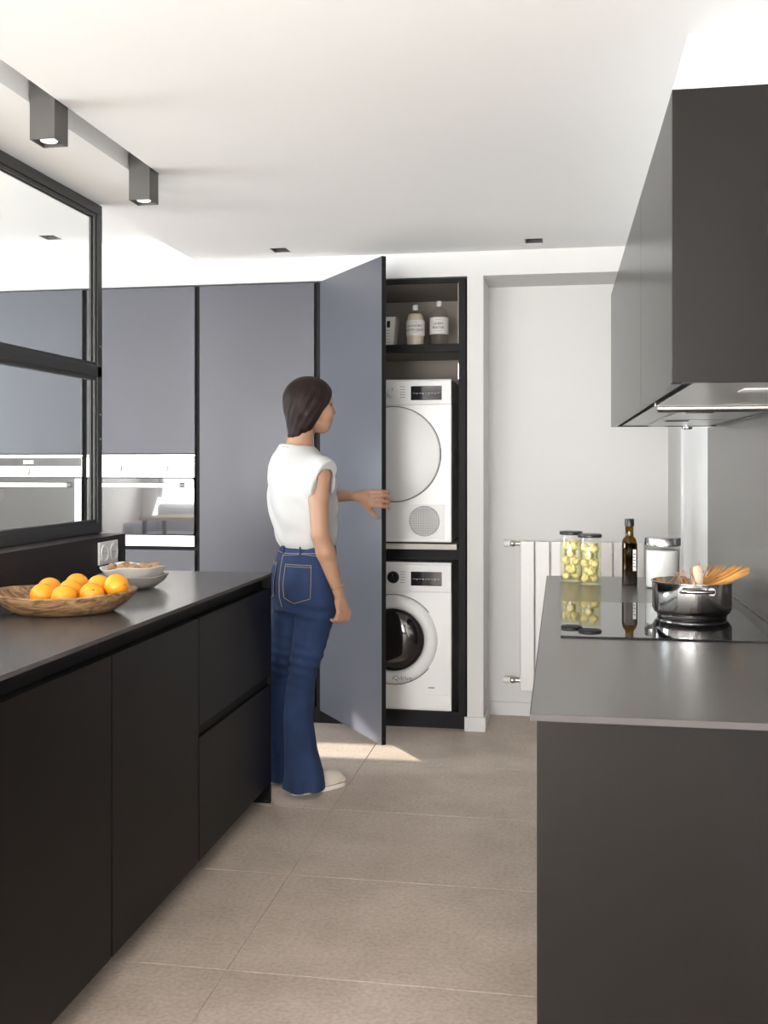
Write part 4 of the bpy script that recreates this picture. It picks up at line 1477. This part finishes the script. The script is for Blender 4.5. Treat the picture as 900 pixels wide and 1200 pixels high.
# local axes: x to the right of the view, y away from the camera, z up
PHI = math.radians(60)
Rv = np.array([math.cos(PHI), -math.sin(PHI), 0])     # towards the person's right
Fv = np.array([math.sin(PHI), math.cos(PHI), 0])      # the way the body faces
Zv = np.array([0, 0, 1.0])
PHH = math.radians(74)
Rh = np.array([math.cos(PHH), -math.sin(PHH), 0])
Fh = np.array([math.sin(PHH), math.cos(PHH), 0])

HC = np.array([0.026, 0.006, 1.602])                  # head centre


def hd(f, r, z):
    return HC + Fh * f + Rh * r + Zv * z


SHR = np.array([0.066, -0.160, 1.335])
ELR = np.array([0.060, -0.205, 1.068])
WRR = np.array([0.139, -0.168, 0.822])
SHL = np.array([-0.105, 0.147, 1.335])
ELL_ = np.array([0.012, 0.335, 1.200])
WRL = np.array([0.236, 0.322, 1.203])

# ---------------- body (skin): one continuous mesh
B = Field((-0.30, -0.30, 0.03), (0.42, 0.43, 1.73), 0.0042)
LEG = [(0.72, 0.0415, 0.079), (0.55, 0.0065, 0.0655), (0.50, -0.006, 0.058), (0.38, -0.022, 0.060), (0.30, -0.026, 0.060), (0.178, -0.018, 0.068), (0.088, -0.004, 0.082), (0.02, -0.002, 0.088)]
for sgn in (1, -1):
    off = np.array([0.0425, -0.074, 0]) * sgn
    pts = [off * 1.0 + np.array([0.0, 0, 0.80]), np.array([0.010, 0, 0.50]) - np.array([0.0425, -0.074, 0]) + off + np.array([-0.02, 0.074 * 0, 0]) * 0, ]
    cx = [(z, c_ - 0.0425, r) for z, c_, r in LEG]
    P3 = [np.array([off[0] + dx - (0.013 if sgn < 0 else 0), off[1], z]) for z, dx, r in cx]
    B.chain([off + Zv * 0.84] + P3[:6] + [np.array([P3[6][0] + 0.0, P3[6][1], 0.07])], [0.070, 0.060, 0.048, 0.042, 0.040, 0.038, 0.033, 0.033], 0.01)
B.loft([(0.80, 0, 0, 0.150, 0.095), (0.90, 0, 0, 0.155, 0.098), (1.02, 0.008, 0, 0.118, 0.085), (1.12, -0.004, 0, 0.125, 0.09), (1.25, -0.012, 0, 0.145, 0.10), (1.33, -0.02, 0, 0.150, 0.090), (1.38, -0.025, 0, 0.10, 0.070), (1.41, -0.028, 0, 0.06, 0.055)], Rv, Fv, 0.03)
# neck
B.cone((-0.030, -0.004, 1.385), (-0.002, 0.001, 1.535), 0.058, 0.050, 0.03)
B.cone((-0.028, -0.002, 1.385), SHR + np.array([-0.03, 0.04, 0.0]), 0.036, 0.030, 0.02)
B.cone((-0.028, -0.002, 1.385), SHL + np.array([0.03, -0.04, 0.0]), 0.036, 0.030, 0.02)
# head
B.ell(hd(-0.008, 0, 0.020), (0.092, 0.073, 0.086), (Fh, Rh, Zv), 0.02)
B.ell(hd(0.040, 0, -0.040), (0.052, 0.054, 0.078), (Fh, Rh, Zv), 0.03)
B.ell(hd(0.056, 0, -0.096), (0.026, 0.026, 0.022), (Fh, Rh, Zv), 0.025)
B.cone(hd(-0.012, 0.050, -0.062), hd(0.050, 0.018, -0.098), 0.016, 0.016, 0.025)
B.cone(hd(-0.012, -0.050, -0.062), hd(0.050, -0.018, -0.098), 0.016, 0.016, 0.025)
B.ell(hd(0.062, 0.034, -0.042), (0.022, 0.018, 0.024), (Fh, Rh, Zv), 0.02)
B.ell(hd(0.062, -0.034, -0.042), (0.022, 0.018, 0.024), (Fh, Rh, Zv), 0.02)
B.cone(hd(0.084, 0, 0.000), hd(0.1005, 0, -0.036), 0.0070, 0.0095, 0.010)
B.cone(hd(0.088, 0.008, -0.043), hd(0.088, -0.008, -0.043), 0.0085, 0.0085, 0.008)
B.ell(hd(0.084, 0, -0.066), (0.011, 0.021, 0.0055), (Fh, Rh, Zv), 0.006)
B.ell(hd(0.081, 0, -0.076), (0.012, 0.019, 0.0065), (Fh, Rh, Zv), 0.006)
for s in (1, -1):
    B.ell(hd(0.086, s * 0.030, -0.006), (0.012, 0.019, 0.010), (Fh, Rh, Zv), 0.010, 'sub')
    B.cone(hd(0.080, s * 0.012, 0.012), hd(0.074, s * 0.046, 0.012), 0.008, 0.006, 0.012)
    B.ell(hd(-0.006, s * 0.073, -0.022), (0.020, 0.008, 0.031), (Fh, Rh, Zv), 0.006)
# right arm, hanging
B.chain([SHR, (SHR + ELR) / 2 + np.array([-0.008, -0.004, 0]), ELR, ELR * 0.70 + WRR * 0.30, WRR], [0.044, 0.0395, 0.0355, 0.0380, 0.0205], 0.02)
# right hand: palm towards the thigh, fingers loosely curled
KR = np.array([0.156, -0.158, 0.752])
CU = -Rv * 0.75 + Fv * -0.25                            # the way the fingers curl
CU = CU / np.linalg.norm(CU)
B.cone(WRR, KR + Zv * 0.022, 0.019, 0.020, 0.012, flat=(Rv, 0.62))
B.cone(WRR + Fv * 0.008 - Zv * 0.028, KR + Fv * 0.024, 0.013, 0.0105, 0.010)
B.cone(WRR - Fv * 0.008 - Zv * 0.028, KR - Fv * 0.022, 0.013, 0.0100, 0.010)
for w_, ln, r_ in ((0.027, 0.92, 0.0092), (0.009, 1.0, 0.0096), (-0.009, 0.95, 0.0092), (-0.025, 0.78, 0.0084)):
    k0 = KR + Fv * w_ - Zv * 0.004 * (abs(w_) / 0.027)
    k1 = k0 + (-Zv * 0.86 + CU * 0.25) * 0.036 * ln
    k2 = k1 + (-Zv * 0.42 + CU * 0.90) * 0.024 * ln
    k3 = k2 + (Zv * 0.18 + CU * 0.98) * 0.018 * ln
    B.chain([k0, k1, k2, k3], [r_ + 0.001, r_, r_ - 0.0006, r_ - 0.0016], 0.005)
tb = WRR + Fv * 0.016 - Zv * 0.026
B.chain([tb, tb + Fv * 0.016 - Zv * 0.028 + CU * 0.010, tb + Fv * 0.018 - Zv * 0.052 + CU * 0.020, tb + Fv * 0.014 - Zv * 0.072 + CU * 0.026], [0.0125, 0.0105, 0.0088, 0.0070], 0.008)
# left arm, reaching for the door edge
B.chain([SHL, (SHL + ELL_) / 2, ELL_, ELL_ * 0.68 + WRL * 0.32, WRL], [0.044, 0.038, 0.0335, 0.0335, 0.0190], 0.02)
KN = {'pinky': (0.296, 0.322, 1.220), 'ring': (0.305, 0.315, 1.203), 'middle': (0.308, 0.312, 1.184), 'index': (0.302, 0.315, 1.164)}
for nm in ('pinky', 'middle', 'index'):
    B.cone(WRL, np.array(KN[nm]) + np.array([-0.004, 0.004, 0]), 0.0185, 0.0135, 0.012)
FT_ = {'pinky': (0.86, 0.0090), 'ring': (0.97, 0.0099), 'middle': (1.0, 0.0102), 'index': (0.95, 0.0100)}
for nm, (ln, r_) in FT_.items():
    k0 = np.array(KN[nm])
    dz = {'pinky': 0.004, 'ring': 0.001, 'middle': -0.003, 'index': -0.006}[nm]
    k1 = np.array([0.345, 0.314, k0[2] + dz * 0.8])
    k2 = np.array([0.3745, 0.334, k0[2] + dz * 1.2 - 0.004])
    k3 = np.array([0.3815, 0.3605, k0[2] + dz * 1.2 - 0.010])
    B.chain([k0, k1, k2, k3], [r_ + 0.0012, r_, r_ - 0.0006, r_ - 0.0016], 0.005)
t0 = np.array([0.262, 0.326, 1.176])
B.chain([t0, (0.290, 0.330, 1.145), (0.312, 0.336, 1.122), (0.330, 0.345, 1.104)], [0.0155, 0.0125, 0.0108, 0.0088], 0.010)
body = sdf_object('body', B, SKIN, person, 1)
for s in (1, -1):
    e_ = MB().lathe([(0.0001, -0.0095), (0.005, -0.008), (0.0085, -0.0035), (0.0095, 0), (0.0085, 0.0035), (0.005, 0.008), (0.0001, 0.0095)], tuple(hd(0.0735, s * 0.030, -0.007)), 14).build('eye', EYEM, body)
    br = MB().tube([tuple(hd(0.087 - 0.004 * 0, s * 0.013, 0.014)), tuple(hd(0.0845, s * 0.030, 0.0185)), tuple(hd(0.072, s * 0.048, 0.013))], [0.002, 0.0026, 0.0012], 6).build('eyebrow', HAIR, body)
MB().tube([tuple(hd(0.0895, 0.018, -0.0705)), tuple(hd(0.0955, 0.0, -0.0700)), tuple(hd(0.0895, -0.018, -0.0705))], [0.002, 0.0036, 0.002], 6).build('lips', LIPS, body)

# ---------------- hair
Hf = Field((-0.16, -0.15, 1.40), (0.17, 0.16, 1.74), 0.0036)
Hf.ell(hd(-0.010, 0, 0.026), (0.104, 0.087, 0.086), (Fh, Rh, Zv), 0.0)
Hf.ell(hd(-0.044, 0, -0.010), (0.069, 0.080, 0.080), (Fh, Rh, Zv), 0.03)
Hf.cone(hd(-0.036, 0.040, -0.05), hd(-0.054, 0.022, -0.118), 0.045, 0.026, 0.03)
Hf.cone(hd(-0.036, -0.040, -0.05), hd(-0.050, -0.030, -0.12), 0.045, 0.026, 0.03)
Hf.cone(hd(-0.056, 0.0, -0.05), hd(-0.070, 0.006, -0.132), 0.050, 0.031, 0.03)
Hf.cone(hd(0.010, 0.062, -0.005), hd(-0.030, 0.050, -0.090), 0.030, 0.026, 0.025)
Hf.cone(hd(0.010, -0.062, -0.005), hd(-0.030, -0.050, -0.090), 0.030, 0.026, 0.025)
s_ = tuple(slice(0, n) for n in Hf.n)
x_, y_, z_ = Hf.xyz(s_)
fx_ = (x_ - HC[0]) * Fh[0] + (y_ - HC[1]) * Fh[1]
rx_ = (x_ - HC[0]) * Rh[0] + (y_ - HC[1]) * Rh[1]
zz_ = z_ - HC[2]
# locks: shallow grooves that run from the crown back to the nape
across = np.abs(np.arctan2(rx_, -(fx_ + 0.02))) - 6.5 * zz_
Hf.F += np.clip((0.085 - zz_) / 0.05, 0, 1) * (0.0009 * np.sin(across * 17 + 1.5 * np.sin(rx_ * 30)) + 0.0005 * np.sin(across * 41 + 3 * np.sin(zz_ * 30))).astype(np.float32)
# face side left open: oblique hairline from the forehead to the nape
cutp = 1.0 * np.clip(fx_ - 0.045, 0, 1) + (fx_ - 0.030) * 0.781 - (zz_ + 0.095) * 0.624 + 0.006 * np.sin((fx_ + zz_) * 22) + 0.0 * rx_
a_ = Hf.F
hh_ = np.clip(0.5 + 0.5 * (cutp - a_) / 0.010, 0, 1)
Hf.F = (a_ * (1 - hh_) + cutp * hh_ + 0.010 * hh_ * (1 - hh_)).astype(np.float32)
# bottom edge
cut2 = -(zz_ + 0.158) - 0.10 * fx_ + 0.004 * np.sin(rx_ * 90)
Hf.F = np.maximum(Hf.F, cut2).astype(np.float32)
hair = sdf_object('hair', Hf, HAIR, person, 1)
wr = random.Random(5)
for k in range(9):
    f0, r0 = -0.066 + wr.uniform(-0.012, 0.012), wr.uniform(-0.03, 0.03)
    z0 = -0.118
    MB().tube([tuple(hd(f0 + 0.01, r0, z0 + 0.02)), tuple(hd(f0 - 0.004, r0 + 0.003, z0 - 0.01)), tuple(hd(f0 - 0.014 + wr.uniform(-0.006, 0.006), r0 + 0.006, z0 - 0.03 - wr.uniform(0, 0.012)))], [0.0018, 0.0013, 0.0005], 5).build('hair_strand', HAIR, hair)

# ---------------- T-shirt
S = Field((-0.31, -0.30, 0.985), (0.25, 0.30, 1.47), 0.0042)
S.loft([(1.004, 0.010, 0, 0.140, 0.098), (1.022, 0.008, 0, 0.152, 0.109), (1.045, 0.006, 0, 0.158, 0.115), (1.148, -0.006, 0, 0.165, 0.127), (1.22, -0.011, 0, 0.170, 0.132), (1.29, -0.0145, 0, 0.172, 0.132), (1.34, -0.022, 0, 0.170, 0.118), (1.375, -0.028, 0, 0.150, 0.098), (1.402, -0.032, 0, 0.112, 0.082), (1.420, -0.033, 0, 0.086, 0.074), (1.430, -0.034, 0, 0.074, 0.070)], Rv, Fv, 0.0, sm=5)
nP = np.array([0.634, -0.705, -0.319])
pP = np.array([0.077, -0.172, 1.258])


def sleeve(sgn, sh, el):
    T_ = Field((-0.31, -0.30, 1.10), (0.25, 0.30, 1.47), 0.0042)
    c0 = np.array([-0.02, 0, 0])
    q = lambda p: p if sgn > 0 else None
    if sgn < 0:
        dl_ = (el - sh) / np.linalg.norm(el - sh)
        T_.cone(c0 - Rv * 0.07 + Zv * 1.330, sh + dl_ * 0.07, 0.062, 0.054, 0.0)
        return T_, None
    T_.cone(c0 + Rv * sgn * 0.075 + Zv * 1.330, sh + Rv * sgn * 0.010 - Fv * 0.010 - Zv * 0.070, 0.068, 0.068, 0.0)
    T_.cone(c0 + Rv * sgn * 0.08 + Zv * 1.350, sh + Rv * sgn * (0.022 if sgn > 0 else 0.010) - Fv * 0.006 - Zv * 0.008, 0.050, 0.054, 0.02)
    n_ = nP if sgn > 0 else (-Rv * 0.0 + np.array([-0.30, 0.80, -0.40]))
    n_ = n_ / np.linalg.norm(n_)
    p_ = pP + nP * 0.012 if sgn > 0 else (sh + n_ * 0.06)
    ss = tuple(slice(0, n) for n in T_.n)
    x, y, z = T_.xyz(ss)
    pl_ = (x - p_[0]) * n_[0] + (y - p_[1]) * n_[1] + (z - p_[2]) * n_[2]
    T_.F = np.maximum(T_.F, pl_).astype(np.float32)
    return T_, pl_


for sgn, sh, el in ((1, SHR, ELR), (-1, SHL, ELL_)):
    T_, pl_ = sleeve(sgn, sh, el)
    # paste the sleeve into the shirt field
    oz = int(round((T_.lo[2] - S.lo[2]) / S.h))
    nz = min(T_.n[2], S.n[2] - oz)
    a_ = S.F[:, :, oz:oz + nz]
    d_ = T_.F[:a_.shape[0], :a_.shape[1], :nz]
    k = 0.014
    hh_ = np.clip(0.5 + 0.5 * (a_ - d_) / k, 0, 1)
    S.F[:, :, oz:oz + nz] = a_ * (1 - hh_) + d_ * hh_ - k * hh_ * (1 - hh_)
# hollow sleeve mouth and neck opening
dirR = (ELR - SHR) / np.linalg.norm(ELR - SHR)
mid = SHR + dirR * 0.075
vR = dirR


def mouth(p, v, r, n_, p_, ln=0.24):
    def fn(x, y, z):
        t = np.clip((x - p[0]) * v[0] + (y - p[1]) * v[1] + (z - p[2]) * v[2], 0, ln)
        d = np.sqrt((x - p[0] - t * v[0]) ** 2 + (y - p[1] - t * v[1]) ** 2 + (z - p[2] - t * v[2]) ** 2) - r
        pl_ = (x - p_[0]) * n_[0] + (y - p_[1]) * n_[1] + (z - p_[2]) * n_[2]
        return np.maximum(d, -(pl_ + 0.030))
    S.apply(fn, np.minimum(p, p + v * ln) - 0.1, np.maximum(p, p + v * ln) + 0.1, 0.004, 'sub')


mouth(SHR, dirR, 0.0490, nP, pP + nP * 0.012)
dirL = (ELL_ - SHL) / np.linalg.norm(ELL_ - SHL)
nL = np.array([-0.30, 0.80, -0.40])
nL = nL / np.linalg.norm(nL)
mouth(SHL, dirL, 0.0470, dirL, SHL + dirL * 0.122)
S.cone((-0.032, -0.006, 1.400), (-0.006, 0.0, 1.52), 0.069, 0.088, 0.003, 'sub')
s_ = tuple(slice(0, n) for n in S.n)
x_, y_, z_ = S.xyz(s_)
fx_ = x_ * Fv[0] + y_ * Fv[1]
rx_ = x_ * Rv[0] + y_ * Rv[1]
ang_ = np.arctan2(fx_, rx_)
# soft folds: diagonal drag from the sleeve and gathers above the waist
fade_top = np.clip((1.40 - z_) / 0.12, 0, 1)
low = np.clip((1.13 - z_) / 0.13, 0, 1)
S.F += (0.0048 * fade_top * np.sin(ang_ * 6 + (z_ - 1.2) * 22 + 0.8) * np.clip((z_ - 1.02) / 0.1, 0, 1)
        + 0.0022 * low * np.sin(ang_ * 9 + z_ * 14) * np.clip((z_ - 1.0) / 0.03, 0, 1)
        + 0.0034 * fade_top * np.sin((z_ * 1.0 + rx_ * 0.9) * 52 + 2 * np.sin(ang_ * 3))).astype(np.float32)
shirt = sdf_object('t_shirt', S, SHIRT, person, 2)
# neckband
nb_ = []
for i in range(40):
    a = 2 * math.pi * i / 40
    p = np.array([-0.0310, -0.005, 1.407]) + Rv * 0.0715 * math.cos(a) + Fv * 0.0690 * math.sin(a) - Zv * (0.014 * math.sin(a) - 0.004)
    nb_.append(tuple(p))
MB().tube(nb_, 0.0062, 8, True).build('neckband', SHIRT, shirt)

# ---------------- jeans
J = Field((-0.27, -0.24, 0.0), (0.22, 0.24, 1.05), 0.0042)
J.loft([(0.74, 0.0, 0, 0.150, 0.108), (0.80, -0.004, 0, 0.168, 0.116), (0.864, -0.002, 0, 0.172, 0.118), (0.92, 0.004, 0, 0.166, 0.117), (0.97, 0.009, 0, 0.152, 0.110), (1.015, 0.012, 0, 0.136, 0.100), (1.034, 0.013, 0, 0.133, 0.098)], Rv, Fv, 0.0, sm=6)
for sgn in (1, -1):
    off = np.array([0.0425, -0.074, 0]) * sgn
    tab = []
    for z, c_, r in LEG:
        bf = r * (1.0 if z > 0.12 else 1.0)
        tab.append((z, off[0] + c_ - 0.0425 - (0.013 if sgn < 0 else 0), off[1] + (0.010 if sgn < 0 else 0.0) * (z < 0.5), r * 0.985, r * 1.02))
    tab.append((0.80, off[0] * 1.0, off[1], 0.088, 0.098))
    tab.append((0.87, off[0] * 0.9, off[1] * 0.9, 0.080, 0.095))
    J.loft([r for r in tab if r[0] >= 0.0], Rv, Fv, 0.014 if sgn > 0 else 0.012, sm=4)
    # seat
    J.ell(np.array([-0.012, -0.0, 0.848]) + off * 0.85 - Fv * (0.034 if sgn > 0 else 0.022), (0.072, 0.074, 0.082), (Rv, Fv, Zv), 0.03)
s_ = tuple(slice(0, n) for n in J.n)
x_, y_, z_ = J.xyz(s_)
side = x_ * Rv[0] + y_ * Rv[1]
fx_ = x_ * Fv[0] + y_ * Fv[1]
knee = np.exp(-((z_ - 0.53) / 0.09) ** 2)
up = np.exp(-((z_ - 0.735) / 0.05) ** 2)
hem = np.exp(-((z_ - 0.12) / 0.14) ** 2)
J.F += (0.0030 * knee * np.sin(z_ * 150 + fx_ * 28 + side * 16) + 0.0030 * up * np.sin(z_ * 120 + side * 35)
        + 0.0042 * hem * np.sin(fx_ * 62 + side * 40 + z_ * 9)).astype(np.float32)
# hem: the cuff opens over the shoe, a little higher at the toe
hemcut = 0.012 + 0.10 * np.clip(fx_ - side * 0.0 + 0.01, -0.05, 0.2)
J.F = np.maximum(J.F, hemcut - z_).astype(np.float32)
J.F = np.maximum(J.F, -(np.maximum(np.sqrt((x_ - 0.013) ** 2 / 0.118 ** 2 + 0 * y_ + (y_ / 0.118) ** 2) - 1, -1) * 0.1 + 0.02) * 0 - 1).astype(np.float32)
jeans = sdf_object('jeans', J, DENIM, person, 1)

from mathutils.bvhtree import BVHTree
jm = jeans.data
bvh = BVHTree.FromPolygons([v.co for v in jm.vertices], [tuple(p.vertices) for p in jm.polygons])


def project(az, z, lift=0.0012, c0=(0.0, 0.0)):
    """point on the jeans, looking in from azimuth az (0 = person's back, + towards the right side)"""
    d = -Fv * math.cos(az) + Rv * math.sin(az)
    o = Vector((c0[0], c0[1], z)) + Vector(d) * 0.4
    h_ = bvh.ray_cast(o, -Vector(d))
    if h_[0] is None:
        return None
    return tuple(h_[0] + h_[1] * lift)


def seam_line(name, pts, rad=0.0016, m=THREAD, parent=jeans, lift=0.0010):
    out = []
    for (a0, z0), (a1, z1) in zip(pts[:-1], pts[1:]):
        n = max(3, int(max(abs(a1 - a0) * 14, abs(z1 - z0) * 120)))
        for i in range(n):
            u = i / n
            q = project(a0 + (a1 - a0) * u, z0 + (z1 - z0) * u, lift)
            if q:
                out.append(q)
    q = project(*pts[-1], lift)
    if q:
        out.append(q)
    if len(out) > 2:
        return MB().tube(out, rad, 5).build(name, m, parent)


rd = math.radians
# right and left back pockets: raised patches with stitching
for s in (1, -1):
    lo_a, hi_a = rd(19) * s, rd(70) * s
    ztop, zbot, ztip = 0.938, 0.806, 0.787
    nU, nV = 14, 14
    vv, ff = [], []
    ok = True
    for j in range(nV + 1):
        for i in range(nU + 1):
            u, v = i / nU, j / nV
            low_ = zbot + (ztip - zbot) * (1 - abs(2 * u - 1))
            a = lo_a + (hi_a - lo_a) * (0.5 + (u - 0.5) * (1 - 0.10 * v))
            q = project(a, ztop + (low_ - ztop) * v, 0.0026)
            vv.append(q if q else (0, 0, 0.9))
    for j in range(nV):
        for i in range(nU):
            ff.append((j * (nU + 1) + i, j * (nU + 1) + i + 1, (j + 1) * (nU + 1) + i + 1, (j + 1) * (nU + 1) + i))
    pk = MB()
    pk.add(vv, ff, True)
    po = pk.build('back_pocket', DENIM, jeans)
    md = po.modifiers.new('thickness', 'SOLIDIFY')
    md.thickness = 0.0035
    md.offset = 0 
    A0, A1, A2, A3 = lo_a, hi_a, lo_a + (hi_a - lo_a) * 0.95, lo_a + (hi_a - lo_a) * 0.05
    seam_line('pocket_stitching', [(A0, ztop), (A1, ztop)], 0.0013, THREAD, po, 0.0048)
    seam_line('pocket_stitching', [(A0, ztop - 0.008), (A1, ztop - 0.008)], 0.0009, THREAD, po, 0.0048)
    seam_line('pocket_stitching', [(A1, ztop), (A2, zbot), ((A0 + A1) / 2, ztip), (A3, zbot), (A0, ztop)], 0.0012, THREAD, po, 0.0048)
seam_line('centre_seam', [(0, 1.02), (0, 0.95), (0, 0.88), (0, 0.80), (rd(6), 0.762)], 0.0014)
seam_line('waistband_stitching', [(rd(-100), 1.008), (rd(150), 1.008)], 0.0011)
seam_line('waistband_stitching', [(rd(-100), 0.990), (rd(0), 0.981), (rd(150), 0.990)], 0.0011)
seam_line('yoke_seam', [(rd(2), 0.972), (rd(60), 0.982), (rd(98), 0.968)], 0.0009)
for a in (0, 52, 120):
    p0, p1 = project(rd(a), 1.030, 0.003), project(rd(a), 0.978, 0.003)
    if p0 and p1:
        MB().tube([p0, project(rd(a), 1.005, 0.0045), p1], 0.0042, 6).build('belt_loop', DENIM, jeans)

# ---------------- shoes
for sgn in (1, -1):
    off = np.array([0.0425, -0.074, 0]) * sgn
    ank = np.array([off[0] - 0.050 - (0.013 if sgn < 0 else 0), off[1] + (0.010 if sgn < 0 else 0), 0])
    heel, toe = ank - Fv * 0.050, ank + Fv * 0.200
    sh_ = Field((-0.26, -0.24, 0.0), (0.24, 0.26, 0.16), 0.0032)
    sh_.chain([heel + Zv * 0.048 + Fv * 0.012, ank + Fv * 0.06 + Zv * 0.048], [0.033, 0.036], 0.0)
    sh_.cone(ank + Fv * 0.05 + Zv * 0.050, ank + Fv * 0.150 + Zv * 0.032, 0.038, 0.036, 0.02)
    sh_.cone(ank + Fv * 0.14 + Zv * 0.028, toe - Fv * 0.038 + Zv * 0.026, 0.038, 0.033, 0.02)
    sh_.cone(ank + Zv * 0.06, ank + Zv * 0.115, 0.036, 0.036, 0.02)
    ss = tuple(slice(0, n) for n in sh_.n)
    x, y, z = sh_.xyz(ss)
    sh_.F = np.maximum(np.maximum(sh_.F, 0.022 - z), z - 0.11).astype(np.float32)
    shoe = sdf_object('shoe', sh_, CANVAS, person, 1)
    out = []
    for i in range(40):
        a = 2 * math.pi * i / 40
        f = math.cos(a)
        wd = 0.043 if f > 0 else 0.037
        L_ = 0.128
        q = ank + Fv * (0.075 + L_ * f) + Rv * (wd * math.sin(a) * (1 - 0.12 * f * f) * (1 + 0.35 * (1 - abs(math.sin(a))) * 0))
        # blunter ends than an ellipse
        sx = math.copysign(abs(math.cos(a)) ** 0.72, math.cos(a))
        sy = math.copysign(abs(math.sin(a)) ** 0.72, math.sin(a))
        q = ank + Fv * (0.075 + L_ * sx) + Rv * wd * sy
        out.append((q[0], q[1]))
    sole = MB().prism(out, 0.0006, 0.027).build('sole', RUBBER, shoe, 0.004)
    MB().tube([(px_, py_, 0.0215) for px_, py_ in out], 0.0014, 5, True).build('sole_stripe', REDST, sole)
    sh2 = MB()
    sh2.lathe([(0.0001, 0.018), (0.030, 0.016), (0.037, 0.008), (0.038, 0.0)], tuple(toe - Fv * 0.036 + Zv * 0.026), 20)
    sh2.build('toe_cap', RUBBER, shoe)
    for k in range(4):
        c_ = ank + Fv * (0.072 + k * 0.019) + Zv * (0.083 - k * 0.0058)
        MB().tube([tuple(c_ + Rv * 0.018), tuple(c_ + Zv * 0.004), tuple(c_ - Rv * 0.018)], 0.0022, 6).build('lace', RUBBER, shoe)

# bracelet on the right wrist
bp = WRR * 0.86 + ELR * 0.14
ax_ = (WRR - ELR) / np.linalg.norm(WRR - ELR)
u_ = np.cross(ax_, Rv)
u_ /= np.linalg.norm(u_)
v_ = np.cross(ax_, u_)
MB().tube([tuple(bp + u_ * 0.0245 * math.cos(a * math.pi / 16) + v_ * 0.0245 * math.sin(a * math.pi / 16)) for a in range(32)], 0.0016, 6, True).build('bracelet', GOLD, person)

# ================================================================== ROOM BEHIND THE CAMERA (seen mirrored in the ovens)
t = thing('sofa', (-4.35, -2.6, 0), 'pale grey sofa mirrored in the oven glass', 'sofa')
bx('seat_base', SOFA, t, (-5.45, -3.25, -3.05, -2.15, 0.06, 0.30), 0.03)
bx('backrest', SOFA, t, (-5.45, -3.25, -3.15, -2.90, 0.30, 0.80), 0.05)
for x in (-5.62, -3.25):
    bx('armrest', SOFA, t, (x, x + 0.17, -3.15, -2.15, 0.06, 0.58), 0.04)
for x in (-5.43, -4.34):
    bx('seat_cushion', SOFA, t, (x, x + 1.07, -2.92, -2.13, 0.302, 0.44), 0.05)
for x in (-5.5, -3.25):
    for y in (-3.05, -2.25):
        bx('leg', EDGE, t, (x, x + 0.05, y, y + 0.05, 0.0, 0.059))
t = thing('coffee_table', (-4.1, -1.1, 0), 'oak table mirrored in the oven glass', 'table')
bx('table_top', OAK, t, (-4.8, -3.5, -1.5, -0.8, 0.69, 0.73), 0.005)
for x in (-4.77, -3.57):
    for y in (-1.47, -0.87):
        bx('leg', EDGE, t, (x, x + 0.04, y, y + 0.04, 0.0, 0.689))
t = thing('vase', (-3.75, -1.1, 0.7302), 'dark blue vase mirrored in the oven glass', 'vase')
MB().lathe([(0.001, 0), (0.06, 0), (0.11, 0.05), (0.12, 0.11), (0.09, 0.17), (0.035, 0.21), (0.03, 0.27), (0.036, 0.28)], n=32).build('vase_body', VASE, t)
w = struct('window_4', MB().box(LX, LX + 0.02, 0.8, 4.35, 2.30, 2.38), FRAME)
